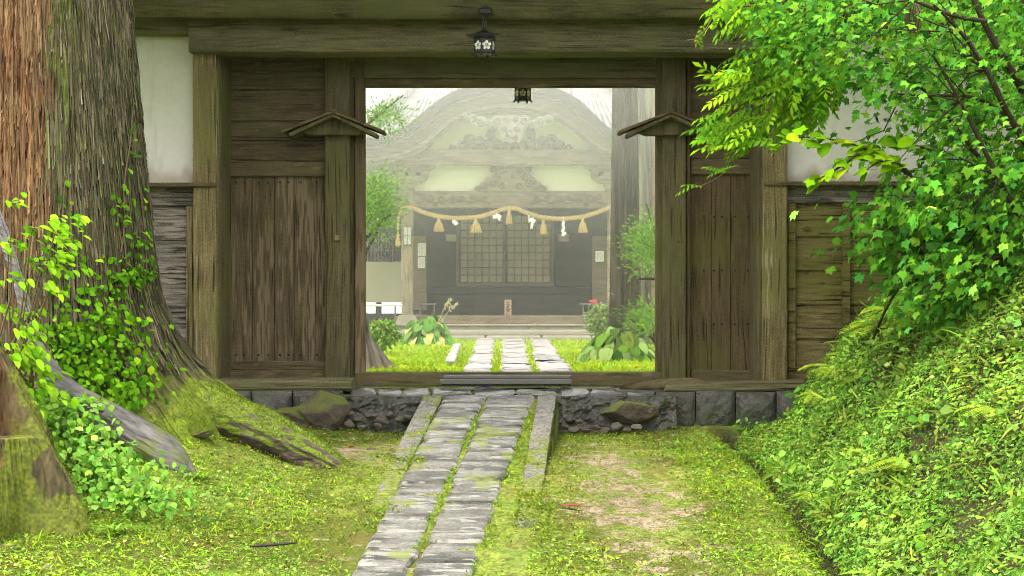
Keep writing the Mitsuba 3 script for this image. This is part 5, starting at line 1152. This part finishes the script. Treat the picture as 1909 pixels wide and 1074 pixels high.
for i in range(60):
    l = limbs[rg.integers(len(limbs))]; j = rg.integers(1, len(l)-1); a = np.array(at(*l[j][:3])); e = a+np.array([-rg.uniform(.1, .55), rg.normal(0, .25), rg.normal(.02, .22)]); tw.append(tube([a, (a+e)/2+rg.normal(0, .04, 3), e], [.006, .005, .002], 4))
part(MT, 'twig', cat(tw), 'branch_bark', smooth=40, kind='stuff')
zones = [([(1470, -30), (1940, -30), (1940, 350), (1745, 335), (1725, 240), (1640, 185), (1560, 172), (1450, 125), (1420, 40)], 12.4, 14.3, 5000, .072, (-.55, -.35, -.35)),
         ([(1400, -20), (1520, -20), (1560, 90), (1450, 130), (1385, 60)], 12.8, 14.2, 400, .076, (-.55, -.35, -.45)),
         ([(1700, 330), (1940, 300), (1940, 540), (1800, 570), (1740, 540), (1680, 500), (1640, 440), (1655, 390)], 12.3, 14.0, 2800, .088, (-.6, -.45, -.75)),
         ([(1606, 410), (1700, 350), (1740, 470), (1700, 545), (1650, 470)], 12.7, 13.8, 330, .09, (-.6, -.4, -.8)),
         ([(1640, -30), (1960, -30), (1960, 560), (1800, 560), (1740, 420), (1750, 260), (1660, 140)], 14.6, 16.0, 1500, .13, (-.5, -.4, -.4)),
         ([(1500, 180), (1720, 230), (1710, 330), (1650, 320), (1560, 240)], 12.8, 14., 50, .085, (-.5, -.4, -.4)),
         ([(1730, 530), (1950, 480), (1950, 640), (1850, 650), (1760, 610)], 12.6, 14.2, 700, .085, (-.6, -.4, -.8)),
         ([(1650, 490), (1760, 560), (1940, 560), (1940, 660), (1800, 650), (1700, 585)], 12.8, 14.4, 620, .08, (-.6, -.4, -.8)), ([(1575, 455), (1640, 430), (1650, 470), (1600, 490)], 13.2, 13.5, 26, .09, (-.7, -.4, -.6)), ([(1598, 390), (1640, 380), (1640, 410), (1606, 415)], 13., 13.3, 16, .09, (-.7, -.4, -.6)), ([(1620, 500), (1680, 500), (1690, 560), (1640, 545)], 13.4, 13.9, 40, .085, (-.6, -.4, -.8))]
pos, hd, nr, ss = [], [], [], []
for poly, d0, d1, n, s, h in zones:
    cl = max(6, n//11); cp = inpoly(poly, cl, rg); cd = rg.uniform(d0, d1, cl); w = rg.integers(0, cl, n)
    o = unproj(cp, cd)[w]+rg.normal(0, 1, (n, 3))*[.14, .17, .045]
    tiltc = rg.normal(0, .36, (cl, 3)); pos.append(o); hd.append(np.array(h)+rg.normal(0, .45, (n, 3))); nr.append(np.array([-.52, -.16, .85])+tiltc[w]+rg.normal(0, .28, (n, 3))); ss.append(s*rg.uniform(.6, 1.2, n))
pos, hd, nr, ss = map(np.concatenate, (pos, hd, nr, ss)); n = len(pos)
leafy(MT, 'leaf', mp, frames(nr, hd), pos, ss, palette(n, MPC, rg, .4), 'leaf_wet', 300)
# --- vine with pinnate leaves hanging in front of the gate
WV = thing('hanging_vine', 'vine with rows of small paired leaflets hanging left of the maple before the gate', 'vine')
rg = RNG(121); lf = leaf(1, .42, 2, .10, .2)
def pinnate(nl):
    pos, R, s = [], [], []
    for i in range(nl):
        t = (i+.5)/nl
        for sd in (-1, 1):
            pos.append([0, t, -.18*t*t]); R.append(frames(np.array([[sd*.12, 0, 1.]]), np.array([[sd*1.0, .75, -.25]]))[0]); s.append(.34*(1-.35*abs(t-.45)))
    pos.append([0, 1, -.18]); R.append(frames(np.array([[0, .2, 1.]]), np.array([[0, 1, -.4]]))[0]); s.append(.34)
    v, f, _ = spread(lf, np.array(R), np.array(pos), np.array(s)); q, g = tube([[0, -.12, 0], [0, .5, -.045], [0, 1, -.18]], .008, 3); return cat([(v, f), (q, g)])
pn = [pinnate(5), pinnate(6), pinnate(4)]
pos, hd, nr, ss = [], [], [], []
for poly, n, h in (([(1330, 150), (1380, 95), (1470, 90), (1500, 160), (1470, 215), (1400, 195), (1330, 165)], 70, (-1, -.2, -.15)), ([(1320, 205), (1400, 180), (1480, 200), (1500, 240), (1410, 262), (1330, 240)], 60, (-1, -.2, -.3)), ([(1330, 250), (1400, 240), (1430, 262), (1380, 278), (1335, 262)], 14, (-1, -.2, -.15)),
                   ([(1340, -10), (1420, -10), (1480, 60), (1400, 60), (1345, 20)], 44, (-.9, -.2, -.5)), ([(1430, 60), (1560, 60), (1580, 160), (1500, 210), (1440, 120)], 70, (-.5, -.3, -.7)), ([(1350, 284), (1380, 280), (1385, 292), (1352, 296)], 3, (-1, -.2, -.1)), ([(1330, 312), (1368, 306), (1370, 318), (1330, 322)], 3, (-1, -.2, -.1)), ([(1280, 348), (1302, 340), (1302, 346)], 2, (-1, -.2, -.1)), ([(1300, 58), (1308, 55), (1308, 80), (1300, 80)], 2, (-.4, -.2, -1)), ([(1460, 150), (1540, 150), (1540, 215), (1480, 225)], 46, (-.4, -.3, -.9))):
    q = inpoly(poly, n, rg); pos.append(unproj(q, rg.uniform(13.3, 14.4, n))); hd.append(np.array(h)+rg.normal(0, .28, (n, 3))); nr.append(np.array([-.28, -.38, 1.])+rg.normal(0, .3, (n, 3))); ss.append(.235*rg.uniform(.75, 1.2, n)*(.6 if n < 4 else 1))
pos, hd, nr, ss = map(np.concatenate, (pos, hd, nr, ss)); n = len(pos); pos = pos-hd/np.linalg.norm(hd, axis=1, keepdims=True)*ss[:, None]*.4
leafy(WV, 'leaf', pn, frames(nr, hd), pos, ss, palette(n, [(.12, .33, .008), (.19, .42, .010), (.04, .14, .012), (.27, .46, .02)], rg), 'leaf_wet', 300)
for l in ([(1560, 30, 13.8), (1480, 120, 13.8), (1440, 190, 13.8), (1395, 262, 13.8)], [(1560, 30, 13.8), (1420, 10, 13.8), (1340, 20, 13.8), (1312, 60, 13.8), (1300, 72, 13.8), (1278, 76, 13.8)], [(1480, 120, 13.8), (1400, 140, 13.8), (1330, 150, 13.8)], [(1395, 262, 13.8), (1370, 290, 13.8), (1340, 330, 13.8), (1290, 350, 13.8)], [(1640, 0, 13.9), (1560, 30, 13.8), (1500, 210, 13.8)]):
    part(WV, 'stem', tube([at(*q) for q in l], np.linspace(.009, .004, len(l)), 5, 20), 'vine_stem', smooth=True)
# --- sapling with large light leaves before the plaster
SP = thing('sapling', 'sapling branch with large light green leaves before the right white plaster', 'sapling')
rg = RNG(122); pos, hd, nr = [], [], []
for l, n in (([(1700, 330, 12.8), (1640, 290, 12.8), (1560, 262, 12.8), (1500, 256, 12.8), (1440, 275, 12.8)], 44), ([(1690, 325, 12.9), (1620, 280, 12.9), (1590, 270, 12.9)], 14), ([(1600, 285, 12.7), (1560, 315, 12.7), (1510, 340, 12.7)], 20), ([(1760, 290, 12.9), (1700, 270, 12.9), (1650, 262, 12.9)], 16), ([(1700, 330, 12.8), (1650, 300, 12.7), (1610, 322, 12.7)], 14)):
    p = spline(np.array([at(*q) for q in l]), 30); part(SP, 'branch', tube(p, np.linspace(.010, .003, 30), 5), 'branch_bark', smooth=True)
    i = rg.integers(6, 30, n); sd = rg.choice([-1, 1], n); pos.append(p[i]+rg.normal(0, .02, (n, 3))); d_ = p[-1]-p[0]; d_ /= np.linalg.norm(d_); hd.append(d_*.8+np.c_[rg.normal(0, .2, n), sd*.6, rg.normal(-.12, .3, n)]); nr.append(np.array([0, -.55, .9])+rg.normal(0, .3, (n, 3)))
pos, hd, nr = map(np.concatenate, (pos, hd, nr)); n = len(pos)
leafy(SP, 'leaf', [leaf(1, .66, 5, .10, .3, .85, .1, .01), leaf_maple(5, .2, 5)], frames(nr, hd), pos, .125*rg.uniform(.7, 1.2, n), palette(n, [(.20, .44, .008), (.30, .52, .012), (.14, .35, .008)], rg), 'leaf_wet', 300)
# --- ferns, grass tufts, twigs and other single things
def fern(label, px, py, d, n, L, seed, dirx=-1):
    rg = RNG(seed); c = at(px, py, d); k = thing('fern', label, 'fern')
    for i in range(n):
        a = rg.uniform(-1.2, 1.2); h = np.array([dirx*math.cos(a), math.sin(a)-.3, .55]); h /= np.linalg.norm(h); l = L*rg.uniform(.7, 1.1); P_, R_, s_ = [], [], []
        ts = np.linspace(.1, 1, 17); cur = lambda t: c+h*l*t-np.array([0, 0, .55*l])*t**2
        for t in ts:
            tg_ = cur(t+.02)-cur(t); sd = np.cross(tg_, up); sd /= np.linalg.norm(sd)
            for q in (-1, 1): P_.append(cur(t)); R_.append(frames((up+rg.normal(0, .1, 3)-[0, .3, 0])[None], (sd*q+tg_*20*.5)[None])[0]); s_.append(l*.26*math.sin(math.pi*min(1, .15+.85*(1-t)*1.0+.05))+.008)
        v, f, cc = spread(leaf(1, .3, 2, .05, .2), np.array(R_), np.array(P_), np.array(s_), palette(len(P_), [(.26, .40, .03), (.34, .46, .05), (.18, .32, .03)], rg, .1))
        part(k, 'frond', (v, f), 'leaf_soft', color=cc, smooth=True)
fern('yellow green fern on the bank edge against the clapboards', 1640, 610, 15.6, 7, .36, 1)
fern('small fern hanging over the clapboards from the top of the bank edge', 1665, 585, 15.4, 6, .34, 2)
fern('fern at the foot of the bank edge near the foundation blocks', 1560, 690, 15.8, 7, .34, 3)
fern('low fern on the bank just right of the foundation end', 1530, 740, 15.6, 6, .26, 4)
for i_, (px, py, d, L, lb) in enumerate(((1700, 700, 14.2, .24, 'small fern in the middle of the bank, highest of the loose ones'), (1820, 760, 12.9, .26, 'fern on the bank near the right frame edge, below the grey green leaf'), (1600, 780, 14.2, .22, 'small fern low on the bank above the gutter'),
        (1520, 880, 13.2, .2, 'little fern at the gutter edge'), (1690, 960, 11.9, .24, 'fern in the lower middle of the bank'), (1860, 980, 11.2, .26, 'fern in the lower right corner of the bank'), (1780, 660, 14.0, .26, 'fern on the bank just below the drooping maple leaves'))):
    g_ = at(px, py, d); g_[2] = float(ground_z(g_[0], g_[1]))+.05; q_ = [CX+g_[0]/d*F, HY-(g_[2]-CZ)/d*F]; fern(lb, q_[0], q_[1], d, 7, L, 40+i_)
# litter: needles, bits of twig and dead leaf on the moss
rg = RNG(130); x, y, z, g = flat_points(2600, rg); n = len(x)
v, f, c = spread(leaf(1, .16, 2, .1, .1), frames(g+rg.normal(0, .15, (n, 3)), rg.normal(0, 1, (n, 3))*[1, 1, .1]), np.c_[x, y, z+.012], .05*rg.uniform(.3, 1.3, n), palette(n, [(.16, .085, .035), (.08, .05, .025), (.26, .17, .08)], rg, .4))
solo('litter', (v, f), 'leaf_soft', 'brown needles and scraps of dead leaf scattered on the moss', 'litter', kind='stuff', smooth=True, color=c)
def tuft(label, px, py, d, n, L, seed, cols=((.15, .33, .03), (.24, .40, .05))):
    rg = RNG(seed); c = at(px, py, d); c[2] = max(c[2], float(ground_z(c[0], c[1])))-.01; a = rg.random(n)*6.283
    v, f, cc = spread(leaf(1, .055, 5, .02, .75, 1, .5), frames(np.c_[-np.cos(a), -np.sin(a), a*0+.8], np.c_[np.cos(a)*.8, np.sin(a)*.8, a*0+.85]), np.tile(c, (n, 1))+rg.normal(0, .02, (n, 3))*[1, 1, 0], L*rg.uniform(.6, 1.2, n), palette(n, cols, rg))
    solo('grass_tuft', (v, f), 'leaf_wet', label, 'grass tuft', smooth=True, color=cc)
tuft('grass tuft hanging over the gutter, nearest the foundation', 1345, 838, 15.2, 46, .16, 1); tuft('larger grass tuft at the gutter mouth left of the bank', 1395, 850, 14.9, 40, .19, 2); tuft('grass tuft in the moss below the end of the mossy root', 372, 905, 13.0, 60, .13, 3)
tuft('grass tuft in the left foreground right of the stump', 215, 990, 11.7, 80, .15, 4); tuft('small grass tuft beside the right kerb of the path', 1010, 950, 12.7, 40, .09, 5)
tuft('long bladed grass tuft low on the right bank', 1740, 905, 12.1, 26, .26, 6); tuft('grass tuft with red brown base near the right frame edge', 1850, 900, 12.0, 36, .24, 7, ((.18, .33, .04), (.30, .2, .06))); tuft('upright grass tuft on the bank below the maple leaves', 1880, 800, 12.5, 40, .22, 8)
tuft('bent grass tuft on the middle of the bank', 1600, 850, 13.2, 30, .2, 9)
def stick(name, label, pts, r, mat, cat_): solo(name, tube([at(*p) for p in pts], r, 6, 14), mat, label, cat_, smooth=True)
stick('dead_twig', 'thin dark dead twig leaning from the maple down the bank edge', [(1690, 515, 14.6), (1650, 580, 14.8), (1622, 650, 15.0), (1592, 740, 15.0)], [.012, .011, .009, .006], 'branch_bark', 'twig')
stick('fallen_twig', 'black fallen twig lying in the left foreground grass', [(466, 1019, 11.35), (510, 1016, 11.4), (553, 1012, 11.45)], [.006, .009, .006], 'iron', 'twig')
c = at(1068, 942, 12.75); c[2] = float(ground_z(c[0], c[1]))+.02
v, f = leaf(1, .26, 8, .5, -.12, .9); solo('fallen_leaf', (v*.19@frames(np.array([[.1, -.2, 1.]]), np.array([[1, -.5, -.05]]))[0].T+c-[.09, 0, 0], f), 'dead_leaf', 'curled reddish brown dead leaf on the bare soil right of the path', 'leaf', smooth=True)
def gz_at(px, py):
    d = d_at(py, lambda a, y_: float(ground_z((px-CX)/F*y_, y_)), 8, 17); return at(px, py, d)
for (px, py, r, mat, lb) in ((52, 995, (.065, .05, .06), 'mauve_stone', 'mauve stone at the foot of the stump'), (651, 835, (.03, .025, .022), 'dead_leaf', 'small rust red stone by the tip of the cedar root'), (292, 905, (.035, .03, .03), 'mauve_stone', 'brown stone in the weeds right of the stump'), (690, 838, (.04, .03, .014), 'pebble_stone', 'flat pale stone left of the kerb'), (235, 850, (.05, .04, .03), 'pebble_stone', 'grey stone among the weeds below the grey root'), (615, 815, (.025, .02, .012), 'mauve_stone', 'tiny dark stone on the moss behind the root')):
    solo('stone', rock(gz_at(px, py)+[0, 0, r[2]*.4], r, int(px), sub=3), mat, lb, 'stone', smooth=40)
c = gz_at(258, 925); solo('dead_wood', bump_tube([c+[-.17, .02, .04], c+[0, 0, .05], c+[.12, -.02, .01]], [.025, .04, .02], 14, 20, .012, 3), 'mauve_stone', 'broken piece of dead wood in the weeds right of the stump', 'wood', smooth=True)
rg = RNG(9); c = at(1703, 8, 12.7); out = []
for i in range(70):
    a = rg.random()*6.283; r = .05*math.sqrt(rg.random()); out.append(tube([c+[r*.3*math.cos(a), r*.3*math.sin(a), .02], c+[r*1.3*math.cos(a), r*1.3*math.sin(a), -.07], c+[r*math.cos(a)*.8, r*math.sin(a)*.8, -.17-.03*rg.random()]], .0022, 3))
solo('seed_cluster', cat(out), 'vine_stem', 'brown withered hanging bundle of stalks among the upper maple leaves', 'seed cluster')
def big_leaf(label, px, py, d, L, hd, nr, col):
    v, f = leaf(1, .36, 7, .12, .35, .9); c = at(px, py, d); solo('broad_leaf', (v*L@frames(np.array([nr], float), np.array([hd], float))[0].T+c, f), 'leaf_wet', label, 'leaf', smooth=True, color=np.tile(col, (len(v), 1)))
big_leaf('long grey green leaf at the right edge of the bank', 1915, 700, 12.1, .22, (-.9, -.2, -.55), (-.4, -.5, 1), (.20, .32, .12))
big_leaf('pale drooping withered leaf in the middle of the bank', 1762, 772, 12.6, .15, (-.9, -.3, -.6), (-.3, -.6, 1), (.30, .38, .14))
